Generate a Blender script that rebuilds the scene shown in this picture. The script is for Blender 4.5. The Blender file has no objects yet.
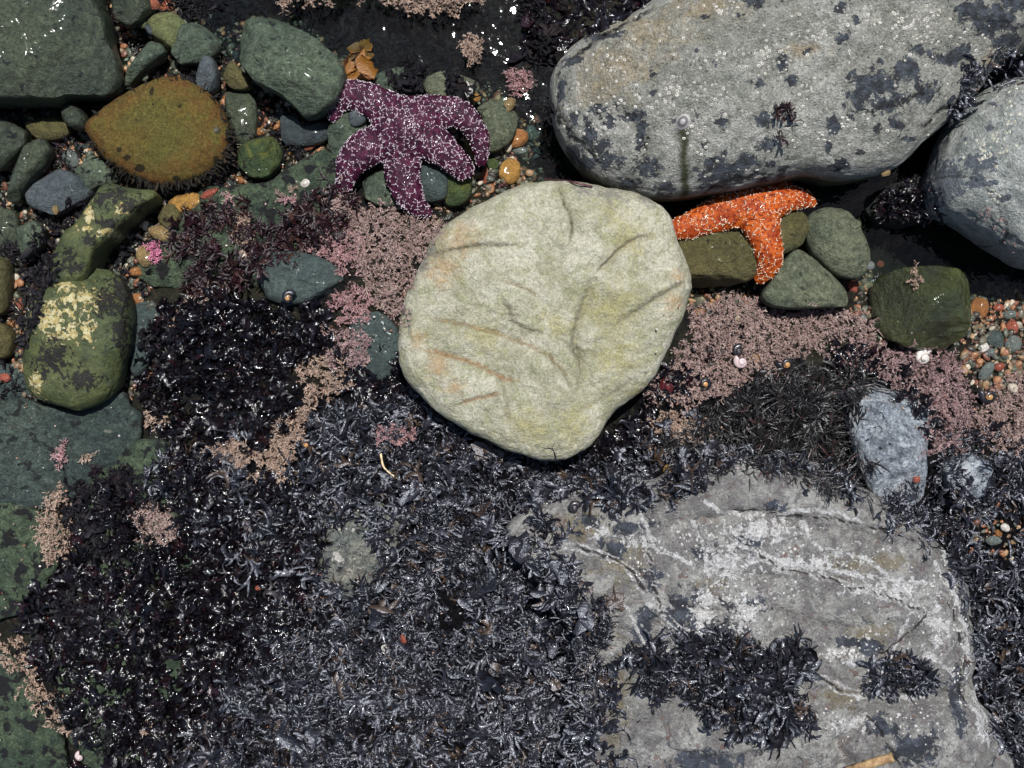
import bpy, math, random
import numpy as np
from mathutils import Vector, noise as mnoise
from mathutils.bvhtree import BVHTree

random.seed(7)
RNG = np.random.default_rng(7)
S = bpy.context.scene
COL = S.collection
H = 1.45                                   # height of the lens above the reef, metres (1 photo px = 1 mm at z = 0)

# ------------------------------------------------------------------ small helpers
def lin(c):
    c = c / 255.0
    return c / 12.92 if c <= 0.04045 else ((c + 0.055) / 1.055) ** 2.4

def C(r, g, b, k=1.0):
    """base colour of a thing that shows as r,g,b in full sun"""
    return tuple(min(0.85, lin(v) / 1.35 * k) for v in (r, g, b)) + (1.0,)

def D(r, g, b):
    return C(r, g, b, .78)

def W(px, py, z=0.0):
    f = 0.001 * (H - z) / H
    return ((px - 512) * f, (384 - py) * f)

def poly_w(pts, z):
    return np.array([W(x, y, z) for x, y in pts])

_perm = np.random.default_rng(3).permutation(256)
_perm = np.concatenate([_perm, _perm, _perm])
_grad = np.random.default_rng(4).normal(size=(256, 3))
_grad /= np.linalg.norm(_grad, axis=1)[:, None]

def perlin(P):
    P = np.asarray(P, float)
    I = np.floor(P).astype(int)
    F = P - I
    I &= 255
    U = F * F * F * (F * (F * 6 - 15) + 10)
    out = 0
    for dx in (0, 1):
        for dy in (0, 1):
            for dz in (0, 1):
                h = _perm[_perm[_perm[(I[:, 0] + dx) & 255] + ((I[:, 1] + dy) & 255)] + ((I[:, 2] + dz) & 255)]
                g = _grad[h]
                d = (g * (F - np.array([dx, dy, dz]))).sum(1)
                w = (U[:, 0] if dx else 1 - U[:, 0]) * (U[:, 1] if dy else 1 - U[:, 1]) * (U[:, 2] if dz else 1 - U[:, 2])
                out = out + d * w
    return out * 1.5

def fbm(P, scale, octs=3, gain=0.5, off=0.0):
    P = np.asarray(P, float) * scale + off
    a, s = 1.0, 0
    for i in range(octs):
        s = s + a * perlin(P + 17.3 * i)
        P = P * 2.03
        a *= gain
    return s

def noise2(x, y, scale, octs=2, off=0.0):
    return fbm(np.stack([x, y, np.zeros_like(x)], 1), scale, octs, 0.5, off)

def inside(poly, x, y):
    poly = np.asarray(poly, float)
    r = np.zeros(x.shape, bool)
    n = len(poly)
    for i in range(n):
        x0, y0 = poly[i]
        x1, y1 = poly[(i + 1) % n]
        if y0 == y1:
            continue
        c = ((y0 > y) != (y1 > y)) & (x < (x1 - x0) * (y - y0) / (y1 - y0) + x0)
        r ^= c
    return r

def resample(pts, n, closed=True, smooth=True):
    P = np.asarray(pts, float)
    m = len(P)
    out = []
    rng = range(m) if closed else range(m - 1)
    for i in rng:
        if closed:
            p0, p1, p2, p3 = P[i - 1], P[i], P[(i + 1) % m], P[(i + 2) % m]
        else:
            p0, p1, p2, p3 = P[max(i - 1, 0)], P[i], P[i + 1], P[min(i + 2, m - 1)]
        for k in range(16):
            t = k / 16
            if smooth:
                out.append(0.5 * ((2 * p1) + (p2 - p0) * t + (2 * p0 - 5 * p1 + 4 * p2 - p3) * t * t + (3 * p1 - p0 - 3 * p2 + p3) * t ** 3))
            else:
                out.append(p1 + (p2 - p1) * t)
    if not closed:
        out.append(P[-1])
    D = np.array(out)
    if closed:
        D = np.vstack([D, D[:1]])
    L = np.concatenate([[0], np.cumsum(np.linalg.norm(np.diff(D, axis=0), axis=1))])
    q = np.linspace(0, L[-1], n, endpoint=not closed)
    return np.stack([np.interp(q, L, D[:, k]) for k in range(D.shape[1])], 1)

def seg_dist(x, y, line):
    """distance to a polyline and the signed side"""
    best = np.full(x.shape, 1e9)
    side = np.zeros(x.shape)
    along = np.zeros(x.shape)
    L = np.asarray(line, float)
    for i in range(len(L) - 1):
        a, b = L[i], L[i + 1]
        d = b - a
        t = np.clip(((x - a[0]) * d[0] + (y - a[1]) * d[1]) / max(d @ d, 1e-12), 0, 1)
        qx, qy = a[0] + t * d[0], a[1] + t * d[1]
        r = np.hypot(x - qx, y - qy)
        m = r < best
        best[m] = r[m]
        side[m] = np.sign((d[0] * (y - a[1]) - d[1] * (x - a[0]))[m])
        along[m] = ((i + t) / (len(L) - 1))[m]
    return best, side, along

def blobs(x, y, spec, z, *a):
    """soft field: above 0 inside the listed ellipses; the material breaks up and sharpens the border"""
    v = np.full(len(x), -1.0)
    for bx, by, rx, ry in spec:
        wx, wy = W(bx, by, z)
        d = np.hypot((x - wx) / (rx * .001), (y - wy) / (ry * .001))
        v = np.maximum(v, 1.0 - d)
    return v

BVH_V, BVH_F = [], []
_bvh_n = 0

def mesh_obj(name, V, F, mat, parent=None, origin=None, attrs=None, smooth=True, bvh=False):
    """V n x 3 world coordinates, F list of index arrays (m x 3 or m x 4)"""
    global _bvh_n
    V = np.asarray(V, float)
    if origin is None:
        origin = np.array([V[:, 0].mean(), V[:, 1].mean(), V[:, 2].min()])
    origin = np.asarray(origin, float)
    F = [np.asarray(f, dtype=np.int32) for f in (F if isinstance(F, list) else [F]) if len(f)]
    if bvh:
        BVH_V.append(V)
        for f in F:
            BVH_F.append(f + _bvh_n)
        _bvh_n += len(V)
    me = bpy.data.meshes.new(name)
    me.vertices.add(len(V))
    me.vertices.foreach_set('co', (V - origin).astype(np.float32).ravel())
    nl = sum(f.size for f in F)
    npoly = sum(len(f) for f in F)
    me.loops.add(nl)
    me.loops.foreach_set('vertex_index', np.concatenate([f.ravel() for f in F]))
    me.polygons.add(npoly)
    tot = np.concatenate([np.full(len(f), f.shape[1], np.int32) for f in F])
    st = np.concatenate([[0], np.cumsum(tot)[:-1]]).astype(np.int32)
    me.polygons.foreach_set('loop_start', st)
    if smooth:
        me.polygons.foreach_set('use_smooth', np.ones(npoly, bool))
    me.update(calc_edges=True)
    for k, v in (attrs or {}).items():
        v = np.asarray(v, np.float32)
        if v.ndim == 2:
            a = me.attributes.new(k, 'FLOAT_COLOR', 'POINT')
            if v.shape[1] == 3:
                v = np.concatenate([v, np.ones((len(v), 1), np.float32)], 1)
            a.data.foreach_set('color', v.ravel())
        else:
            a = me.attributes.new(k, 'FLOAT', 'POINT')
            a.data.foreach_set('value', v)
    if mat:
        me.materials.append(mat)
    o = bpy.data.objects.new(name, me)
    COL.objects.link(o)
    if parent is not None:
        o.parent = parent
        o.location = Vector(origin) - parent.location
    else:
        o.location = Vector(origin)
    return o

def tag(o, label, cat, group=None, kind=None):
    if label: o['label'] = label
    if cat: o['category'] = cat
    if group: o['group'] = group
    if kind: o['kind'] = kind
    return o

def vnormals(V, F):
    N = np.zeros_like(V)
    for f in F:
        if len(f) == 0: continue
        n = np.cross(V[f[:, 1]] - V[f[:, 0]], V[f[:, 2]] - V[f[:, 0]])
        if f.shape[1] == 4:
            n = n + np.cross(V[f[:, 2]] - V[f[:, 0]], V[f[:, 3]] - V[f[:, 0]])
        for k in range(f.shape[1]):
            np.add.at(N, f[:, k], n)
    return N / np.maximum(np.linalg.norm(N, axis=1), 1e-12)[:, None]

# ------------------------------------------------------------------ node materials
class Mat:
    def __init__(s, name):
        s.m = bpy.data.materials.new(name)
        s.m.use_nodes = True
        s.t = s.m.node_tree
        s.t.nodes.clear()
        s.out = s.t.nodes.new('ShaderNodeOutputMaterial')
        s.tc = s.t.nodes.new('ShaderNodeTexCoord')
        s.pos = s.tc.outputs['Object']
        oi = s.t.nodes.new('ShaderNodeObjectInfo')
        v = s.t.nodes.new('ShaderNodeVectorMath'); v.operation = 'ADD'
        s.link(s.pos, v.inputs[0])
        s.link(oi.outputs['Location'], v.inputs[1])
        s.pos = v.outputs[0]
    def link(s, a, b): s.t.links.new(a, b)
    def put(s, inp, v):
        if hasattr(v, 'is_linked'): s.link(v, inp)
        else: inp.default_value = v
    def noise(s, scale, detail=4, rough=0.55, dist=0.0, vec=None, off=0.0):
        n = s.t.nodes.new('ShaderNodeTexNoise')
        n.inputs['Scale'].default_value = scale
        n.inputs['Detail'].default_value = detail
        n.inputs['Roughness'].default_value = rough
        n.inputs['Distortion'].default_value = dist
        v = vec or s.pos
        if off:
            a = s.t.nodes.new('ShaderNodeVectorMath'); a.operation = 'ADD'
            s.link(v, a.inputs[0]); a.inputs[1].default_value = (off, off * 1.7, off * .6)
            v = a.outputs[0]
        s.link(v, n.inputs['Vector'])
        return n.outputs['Fac']
    def vor(s, scale, feature='F1', rand=1.0, out='Distance', vec=None):
        n = s.t.nodes.new('ShaderNodeTexVoronoi')
        n.feature = feature
        n.inputs['Scale'].default_value = scale
        n.inputs['Randomness'].default_value = rand
        s.link(vec or s.pos, n.inputs['Vector'])
        return n.outputs[out]
    def attr(s, name, out='Fac'):
        n = s.t.nodes.new('ShaderNodeAttribute'); n.attribute_name = name
        return n.outputs[out]
    def ss(s, v, lo, hi):
        """smoothstep 0..1 between lo and hi (lo may be above hi)"""
        n = s.t.nodes.new('ShaderNodeMapRange'); n.interpolation_type = 'SMOOTHSTEP'
        if lo > hi:
            lo, hi = hi, lo
            n.inputs['To Min'].default_value, n.inputs['To Max'].default_value = 1.0, 0.0
        n.inputs['From Min'].default_value, n.inputs['From Max'].default_value = lo, hi
        s.put(n.inputs['Value'], v)
        return n.outputs['Result']
    def math(s, op, a, b=0.0):
        n = s.t.nodes.new('ShaderNodeMath'); n.operation = op
        s.put(n.inputs[0], a); s.put(n.inputs[1], b)
        return n.outputs[0]
    def mix(s, f, a, b, mode='MIX'):
        n = s.t.nodes.new('ShaderNodeMix'); n.data_type = 'RGBA'; n.blend_type = mode
        s.put(n.inputs[0], f); s.put(n.inputs[6], a); s.put(n.inputs[7], b)
        return n.outputs[2]
    def grainy(s, col, a1, a2, s1=150, s2=430, off=33.):
        f1 = s.math('ADD', s.math('MULTIPLY', s.ss(s.noise(s1, 5, .7, .5, None, off), .36, .64), 2 * a1), 1 - a1)
        f2 = s.math('ADD', s.math('MULTIPLY', s.ss(s.noise(s2, 4, .7, .2, None, off + 7), .34, .66), 2 * a2), 1 - a2)
        f = s.math('MULTIPLY', f1, f2)
        gc = s.t.nodes.new('ShaderNodeCombineColor')
        for k in range(3): s.link(f, gc.inputs[k])
        return s.mix(1.0, col, gc.outputs[0], 'MULTIPLY')
    def field(s, name, scale, amp=2.2, width=.1, off=0., thr=0.):
        n = s.math('MULTIPLY', s.math('SUBTRACT', s.noise(scale, 6, .72, .5, None, off), .5), amp)
        return s.ss(s.math('ADD', s.attr(name), n), thr, thr + width)
    def line(s, name, w, wob=.0012, off=0., soft=.5):
        """thin line from a distance attribute in metres"""
        d = s.math('ADD', s.attr(name), s.math('MULTIPLY', s.math('SUBTRACT', s.noise(260, 4, .7, 0, None, off), .5), wob * 2))
        return s.ss(d, w, w * soft)
    def bump(s, h, strength, dist, normal=None):
        n = s.t.nodes.new('ShaderNodeBump')
        n.inputs['Strength'].default_value = strength
        n.inputs['Distance'].default_value = dist
        s.link(h, n.inputs['Height'])
        if normal is not None: s.link(normal, n.inputs['Normal'])
        return n.outputs[0]
    def bsdf(s, color, rough=0.6, normal=None, spec=0.5, coat=0.0, coat_rough=0.1, sss=0.0, sheen=0.0):
        b = s.t.nodes.new('ShaderNodeBsdfPrincipled')
        s.put(b.inputs['Base Color'], color)
        s.put(b.inputs['Roughness'], rough)
        s.put(b.inputs['Specular IOR Level'], spec)
        if coat:
            s.put(b.inputs['Coat Weight'], coat)
            s.put(b.inputs['Coat Roughness'], coat_rough)
            b.inputs['Coat IOR'].default_value = 1.33
        if sss:
            b.inputs['Subsurface Weight'].default_value = sss
            b.inputs['Subsurface Scale'].default_value = 0.004
        if normal is not None:
            s.link(normal, b.inputs['Normal'])
        s.link(b.outputs[0], s.out.inputs['Surface'])
        return s.m

def rock_mat(name, a, b, c=None, dark=None, light=None, c_thr=.58, dark_thr=.66, light_thr=.7, rough=.75,
             coat=0.0, big=18, mid=60, dark_scale=90, light_scale=140, bump=1.0, grain=.35, slope_col=None, veins=None, stretch=None):
    m = Mat(name)
    if stretch:
        mp = m.t.nodes.new('ShaderNodeMapping')
        mp.inputs['Rotation'].default_value = (0, 0, stretch[0]); mp.inputs['Scale'].default_value = (stretch[1], 1, 1)
        m.link(m.pos, mp.inputs['Vector']); vs = mp.outputs[0]
    else:
        vs = m.pos
    col = m.mix(m.ss(m.noise(big, 5, .6, .4, vs), .35, .65), a, b)
    if c is not None:
        col = m.mix(m.ss(m.noise(mid, 5, .65, .5, vs, 3.1), c_thr, c_thr + .12), col, c)
    if veins is not None:
        v = m.noise(26, 3, .5, 1.5, vs, 9.0)
        vv = m.math('ABSOLUTE', m.math('SUBTRACT', v, .5))
        col = m.mix(m.math('MULTIPLY', m.ss(vv, .014, .003), .7), col, veins)
    col = m.grainy(col, grain * .7, grain * .75)
    if light is not None:
        col = m.mix(m.math('MULTIPLY', m.ss(m.noise(light_scale, 3, .6, .2, None, 5.0), light_thr, light_thr + .04), .9), col, light)
    if dark is not None:
        col = m.mix(m.ss(m.noise(dark_scale, 4, .6, .3, None, 7.0), dark_thr, dark_thr + .05), col, dark)
    hgt = m.math('ADD', m.math('MULTIPLY', m.noise(120, 6, .65, .2, vs), .7), m.math('MULTIPLY', m.noise(650, 4, .7), .3))
    n = m.bump(hgt, min(1.0, .9 * bump), 0.009)
    return m.bsdf(col, rough, n, .4, coat, .12)

# ------------------------------------------------------------------ ground
CTRL = [(60,150,-.05),(200,100,-.05),(300,150,-.05),(420,150,-.05),(500,130,-.055),(400,50,-.09),(480,50,-.09),(560,20,-.05),(330,15,-.088),(440,10,-.09),(535,90,-.085),(400,82,-.065),(450,95,-.058),(540,150,-.068),
        (250,5,-.075),(900,235,-.10),(960,265,-.10),(840,200,-.08),(700,210,-.06),(850,240,-.05),(980,345,-.045),(720,265,-.05),(790,290,-.05),(390,240,-.02),(350,300,-.015),
        (740,335,-.025),(860,340,-.03),(60,460,-.035),(100,350,-.05),(30,560,-.03),(30,730,-.03),(20,115,-.075),(60,115,-.07),(200,330,-.008),(190,250,-.03),(250,450,.0),
        (400,500,.015),(300,650,.012),(500,650,.02),(150,620,-.015),(90,540,-.022),(90,700,-.02),(900,420,.005),(800,420,.006),(1000,550,.004),(1000,750,.0),
        (780,620,.012),(550,330,-.01),(700,420,.0),(450,430,.004),(1000,420,-.015),(140,420,-.03),(1250,500,.03),(1300,100,-.02),(-250,100,-.03),(-250,600,-.02),
        (512,1050,.03),(100,1100,.02),(900,1100,.03),(512,-250,-.02),(100,-250,-.03),(950,-260,-.01)]
_CX = np.array([(x - 512) * .001 for x, y, z in CTRL]); _CY = np.array([(384 - y) * .001 for x, y, z in CTRL]); _CZ = np.array([z for _, _, z in CTRL])

def gz(x, y):
    x = np.asarray(x, float); y = np.asarray(y, float)
    sh = x.shape
    x = x.ravel(); y = y.ravel()
    out = np.zeros(len(x))
    for i in range(0, len(x), 20000):
        d2 = (x[i:i+20000, None] - _CX) ** 2 + (y[i:i+20000, None] - _CY) ** 2 + .0006
        w = d2 ** -1.6
        out[i:i+20000] = (w * _CZ).sum(1) / w.sum(1)
    out += .007 * noise2(x, y, 14, 3) + .0025 * noise2(x, y, 70, 2, 5.)
    far = np.maximum(np.hypot(x, y) - 1.2, 0)
    out += far * .02 * noise2(x, y, 1.1, 3, 2.) * 3
    return out.reshape(sh)

def build_ground():
    def axis(half):
        a = np.arange(0, half, .004)
        b = [a[-1]]
        st = .004
        while b[-1] < 30:
            st *= 1.18
            b.append(b[-1] + st)
        a = np.concatenate([a, b[1:]])
        return np.concatenate([-a[:0:-1], a])
    X, Y = np.meshgrid(axis(.62), axis(.5))
    Z = gz(X, Y)
    V = np.stack([X.ravel(), Y.ravel(), Z.ravel()], 1)
    ny, nx = X.shape
    i = np.arange(ny * nx).reshape(ny, nx)
    F = np.stack([i[:-1, :-1].ravel(), i[:-1, 1:].ravel(), i[1:, 1:].ravel(), i[1:, :-1].ravel()], 1)
    m = Mat('reef bed')
    col = m.mix(m.ss(m.noise(20, 5), .4, .62), C(30, 28, 28), C(62, 62, 48))
    col = m.mix(m.ss(m.noise(160, 4, .6, 0, None, 2.), .55, .7), col, C(98, 84, 66))
    col = m.mix(m.ss(m.noise(260, 4, .6, 0, None, 4.), .62, .7), col, C(14, 12, 14))
    wd = m.ss(m.math('ADD', m.attr('reef'), m.math('MULTIPLY', m.math('SUBTRACT', m.noise(60, 5, .7), .5), .8)), .45, .6)
    col = m.mix(wd, col, m.mix(m.ss(m.noise(240, 4, .7), .4, .6), C(12, 11, 13), C(34, 32, 36)))
    rg = m.math('SUBTRACT', .5, m.math('MULTIPLY', wd, .15))
    mat = m.bsdf(col, rg, m.bump(m.noise(150, 6, .75, 1.5), 1.0, .016), .5)
    reef = np.clip((V[:, 2] + .03) / .03, 0, 1)
    o = mesh_obj('ground', V, [F], mat, origin=(0, 0, 0), bvh=True, attrs={'reef': reef})
    o['kind'] = 'structure'
    return o

build_ground()
BVH_G = BVHTree.FromPolygons(np.vstack(BVH_V).tolist(), [f for a in BVH_F for f in a.tolist()])

# ------------------------------------------------------------------ rocks
def rock(name, label, cat, pts, mat, ze, ht, hb, p=3.0, amp=.05, freq=1.0, cuts=0, res=.0022, group=None, feature=None,
         seed=0, bvh=True, smooth_outline=True, tilt=(0, 0), parent=None, edge_noise=.012, lean=(0, 0), planes=None):
    """closed stone: outline in photo px at equator height ze, ht above and hb below it; p is the squareness of the section"""
    poly = poly_w(pts, ze)
    per = np.linalg.norm(np.diff(np.vstack([poly, poly[:1]]), axis=0), axis=1).sum()
    ns = int(np.clip(per / res, 36, 900))
    R = resample(poly, ns, True, smooth_outline)
    if not smooth_outline:
        wn = max(3, ns // 26)
        for _ in range(2):
            R = sum(np.roll(R, q, 0) for q in range(-(wn // 2), wn // 2 + 1)) / (2 * (wn // 2) + 1)
    c = poly.mean(0)
    A = R.mean(0)
    c = A
    size = per / math.pi
    ang = np.linspace(0, 2 * math.pi, ns, endpoint=False)
    en = fbm(np.stack([R[:, 0], R[:, 1], np.full(ns, seed * 3.7)], 1), 9 / size, 3) * edge_noise
    R = c + (R - c) * (1 + en)[:, None]
    nr = int(np.clip(size * .5 / res, 10, 240))
    nb = max(6, nr // 5)
    ph = np.concatenate([np.linspace(0, math.pi / 2, nr + 1)[1:], math.pi / 2 + np.linspace(0, math.pi / 2 * .93, nb + 1)[1:]])
    # even spacing across the top
    t = np.abs(np.sin(ph)) ** (2 / p)
    zc = np.sign(np.cos(ph)) * np.abs(np.cos(ph)) ** (2 / p)
    tt = np.linspace(0, .9, nr // 2 + 1)[1:]
    # redistribute: half of the rings evenly out to 0.9, rest by angle
    ph0 = math.asin(.9 ** (p / 2))
    ph = np.concatenate([np.linspace(ph0, math.pi / 2, nr - nr // 2 + 1)[1:], math.pi / 2 + np.linspace(0, math.pi / 2 * .93, nb + 1)[1:]])
    t = np.concatenate([tt, np.abs(np.sin(ph)) ** (2 / p)])
    zc = np.concatenate([(1 - tt ** p) ** (1 / p), np.sign(np.cos(ph)) * np.abs(np.cos(ph)) ** (2 / p)])
    zz = np.where(zc > 0, zc * ht, zc * hb)
    V = np.zeros((1 + len(t) * ns, 3))
    V[0] = (c[0], c[1], ze + ht)
    G = c[None, None, :] + (R - c)[None, :, :] * t[:, None, None]
    V[1:, :2] = G.reshape(-1, 2)
    V[1:, 2] = ze + np.repeat(zz, ns)
    up = np.maximum(V[:, 2] - ze, 0)
    V[:, 0] += lean[0] * up; V[:, 1] += lean[1] * up
    i = 1 + np.arange(len(t) * ns).reshape(len(t), ns)
    j = np.roll(i, -1, 1)
    sgn = np.cross(R[1] - R[0], c - R[0])          # outlines may run either way round
    F4 = np.stack([i[:-1].ravel(), i[1:].ravel(), j[1:].ravel(), j[:-1].ravel()], 1)
    F3 = np.stack([np.zeros(ns, int), i[0], j[0]], 1)
    F3b = np.stack([i[-1], np.full(ns, len(V)), j[-1]], 1)
    if sgn < 0:
        F4, F3, F3b = F4[:, ::-1], F3[:, ::-1], F3b[:, ::-1]
    V = np.vstack([V, [c[0], c[1], ze - hb]])
    F3 = np.vstack([F3, F3b])
    d = V - np.array([c[0], c[1], ze])
    V[:, 2] += tilt[0] * d[:, 0] + tilt[1] * d[:, 1]
    rg = np.random.default_rng(seed + 11)
    for _ in range(cuts):
        a = rg.uniform(0, 2 * math.pi); e = rg.uniform(.25, 1.25)
        n = np.array([math.cos(a) * math.cos(e), math.sin(a) * math.cos(e), math.sin(e)])
        q = d @ n
        lim = np.max(q) * rg.uniform(.72, .92)
        V -= np.outer(np.maximum(q - lim, 0) * .92, n)
        d = V - np.array([c[0], c[1], ze])
    for a, e, fr in planes or []:
        a, e = math.radians(a), math.radians(e)
        n = np.array([math.cos(a) * math.cos(e), math.sin(a) * math.cos(e), math.sin(e)])
        q = d @ n
        V -= np.outer(np.maximum(q - q.max() * fr, 0), n)
        d = V - np.array([c[0], c[1], ze])
    N = vnormals(V, [F3, F4])
    k = freq / size
    disp = fbm(V, 3.0 * k, 4, .5, seed * 5.1) * amp * min(size, .2) * .5
    disp += fbm(V, 16 * k, 3, .55, seed * 2.3) * amp * min(size, .2) * .12
    # the silhouette keeps its place: little sideways push near the equator
    fl = np.concatenate([[0], np.repeat(np.where(zc > 0, t, 1), ns), [1]])
    V = V + N * (disp * (1 - .6 * fl ** 4))[:, None]
    attrs = {'edge': fl}
    if feature:
        V, extra = feature(V, N, fl, ze)
        attrs.update(extra)
    o = mesh_obj(name, V, [F3, F4], mat, parent, origin=(c[0], c[1], ze - hb), attrs=attrs, bvh=bvh)
    if parent is None:
        tag(o, label, cat, group)
    return o

EXT = {}
# ---- central pale stone
def u8(pts): return [(380 + x / 2.4, 160 + y / 2.4) for x, y in pts]
CEN = u8([(380,55),(300,80),(220,120),(140,175),(105,240),(60,330),(45,410),(50,490),(80,545),(150,610),(230,660),(320,700),(400,722),(450,715),(510,680),
          (560,610),(640,540),(690,450),(740,330),(745,290),(715,200),(690,130),(640,90),(560,70),(450,55)])
CRACKS = [  # line, depth, half width, step, darkness, rust
    (u8([(430,50),(440,100),(458,140),(457,215)]), .0022, .0018, .0, 1., 0.),
    (u8([(115,228),(180,215),(250,207),(350,205)]), .002, .002, -.0035, .8, .1),
    (u8([(70,375),(150,385),(240,405),(320,430),(390,460),(440,510),(475,580)]), .0032, .0024, .004, .5, .55),
    (u8([(290,320),(305,360),(330,395),(400,420)]), .0026, .0022, -.003, .7, .2),
    (u8([(285,290),(340,305),(390,335)]), .002, .0018, .002, .6, .4),
    (u8([(515,275),(490,340),(470,400),(465,450),(490,500),(503,535)]), .0045, .0052, .004, .55, 0.),
    (u8([(655,180),(600,195),(550,240),(515,275)]), .002, .002, .004, .5, .3),
    (u8([(75,450),(150,465),(230,490),(300,525),(370,530)]), .0026, .002, .003, .4, .8),
    (u8([(180,590),(240,570),(300,560)]), .0018, .002, -.002, .2, .8),
    (u8([(560,400),(620,360),(700,310),(750,290)]), .003, .004, -.003, .4, 0.),
    (u8([(430,430),(480,480),(470,570)]), .002, .003, .002, .5, .1),
    (u8([(270,500),(300,560),(310,640)]), .0022, .003, .002, .3, .1),
    (u8([(620,520),(560,560),(500,590)]), .0015, .004, .001, .1, .1),
]
def cen_feature(V, N, fl, ze):
    z = ze + .03
    x, y = V[:, 0], V[:, 1]
    wob = .0016 * noise2(x, y, 140, 4); wob2 = .0016 * noise2(x, y, 140, 4, 9.)
    cd = np.full(len(V), .05); rd = np.full(len(V), .05); dz = np.zeros(len(V))
    for line, dep, hw, step, dk, ru in CRACKS:
        L = resample(poly_w(line, z), 30, False)
        d, s, al = seg_dist(x + wob, y + wob2, L)
        taper = np.clip(np.minimum(al, 1 - al) * 5, .1, 1)
        sharp = max(hw * .6, .0011)
        dz -= dep * np.exp(-(d / sharp) ** 2) * taper
        dz -= dep * .35 * np.exp(-(d / (hw * 3.0)) ** 2) * taper
        dz -= step * .75 * (np.tanh(s * d / .0022) + 1) * np.exp(-d / .026) * taper
        cd = np.minimum(cd, d + (1 - dk) * .0012 + (1 - taper) * .002)
        if ru > .15: rd = np.minimum(rd, d + (1 - ru) * .004 + (1 - taper) * .003)
    def u(l): return [(*u8([(a, b)])[0], r / 2.4, r / 2.4) for a, b, r in l]
    rust = blobs(x, y, u([(190,190,66),(150,265,64),(140,495,50),(180,545,36),(705,340,40),(90,430,32),(715,280,30)]), z)
    green = blobs(x, y, u([(560,350,110),(560,470,95),(590,185,80),(420,400,70),(350,650,90),(470,640,80),(640,560,60),(560,130,60),(250,420,70)]), z)
    lich = blobs(x, y, u([(118,215,34),(100,250,26),(560,72,60),(640,85,40),(490,70,36),(80,560,30)]), z)
    for bx, by, r, a in [(300,470,70,.0035),(560,380,60,.004),(430,580,60,.003),(200,330,70,.002),(620,260,50,.003),(350,200,80,.002)]:
        wx, wy = poly_w(u8([(bx, by)]), z)[0]
        dz -= a * np.exp(-((x - wx) ** 2 + (y - wy) ** 2) / (r / 2.4 * .001) ** 2)
    dz += .0009 * fbm(V, 130, 3, .6, 2.) + .0016 * np.abs(fbm(V, 42, 3, .55, 6.)) 
    top = np.clip((V[:, 2] - ze) / .012, 0, 1)
    V = V.copy(); V[:, 2] += dz * top
    return V, {'crack': cd, 'rline': rd, 'rust': rust, 'green': green, 'lich': lich}

def cen_material():
    m = Mat('pale weathered sandstone')
    col = m.mix(m.ss(m.noise(24, 6, .68, .6), .36, .66), C(168, 165, 138), C(206, 202, 181))
    col = m.mix(m.math('MULTIPLY', m.ss(m.noise(60, 6, .72, .6, None, 4.), .5, .6), .6), col, C(160, 160, 122))
    col = m.mix(m.math('MULTIPLY', m.field('green', 90, 3.0, 1.0, 2., .15), .55), col, C(172, 162, 96))
    col = m.mix(m.math('MULTIPLY', m.field('rust', 110, 3.0, .9, 8., .1), .5), col, C(184, 140, 84))
    col = m.mix(m.math('MULTIPLY', m.line('rline', .0042, .003, 3., .05), .7), col, C(178, 118, 66))
    col = m.grainy(col, .10, .22, 170, 480)
    col = m.mix(m.math('MULTIPLY', m.ss(m.noise(330, 5, .75, .3, None, 14.), .6, .65), .6), col, C(110, 102, 78))
    col = m.mix(m.math('MULTIPLY', m.ss(m.noise(250, 5, .75, .3, None, 24.), .6, .65), .5), col, C(232, 230, 218))
    col = m.mix(m.math('MULTIPLY', m.field('lich', 140, 4.5, .6, 5., .25), .6), col, C(124, 122, 120))
    col = m.mix(m.math('MULTIPLY', m.math('MULTIPLY', m.line('crack', .0016, .0012, 11., .1), m.ss(m.noise(160, 5, .75, 0, None, 44.), .38, .56)), .85), col, C(58, 50, 40))
    col = m.mix(m.math('MULTIPLY', m.line('crack', .0055, .004, 15., .05), .35), col, C(128, 118, 88))
    h = m.math('ADD', m.math('MULTIPLY', m.noise(140, 7, .72, .3), .6), m.math('MULTIPLY', m.noise(560, 5, .75), .4))
    n = m.bump(h, .8, .009)
    return m.bsdf(col, .8, n, .3)

rock('pale_boulder', 'big pale yellowish cracked stone lying dry in the middle between both sea stars', 'boulder', CEN, cen_material(),
     .035, .038, .055, p=3.4, amp=.045, freq=1.3, res=.00115, feature=cen_feature, seed=1, edge_noise=.012)

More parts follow.
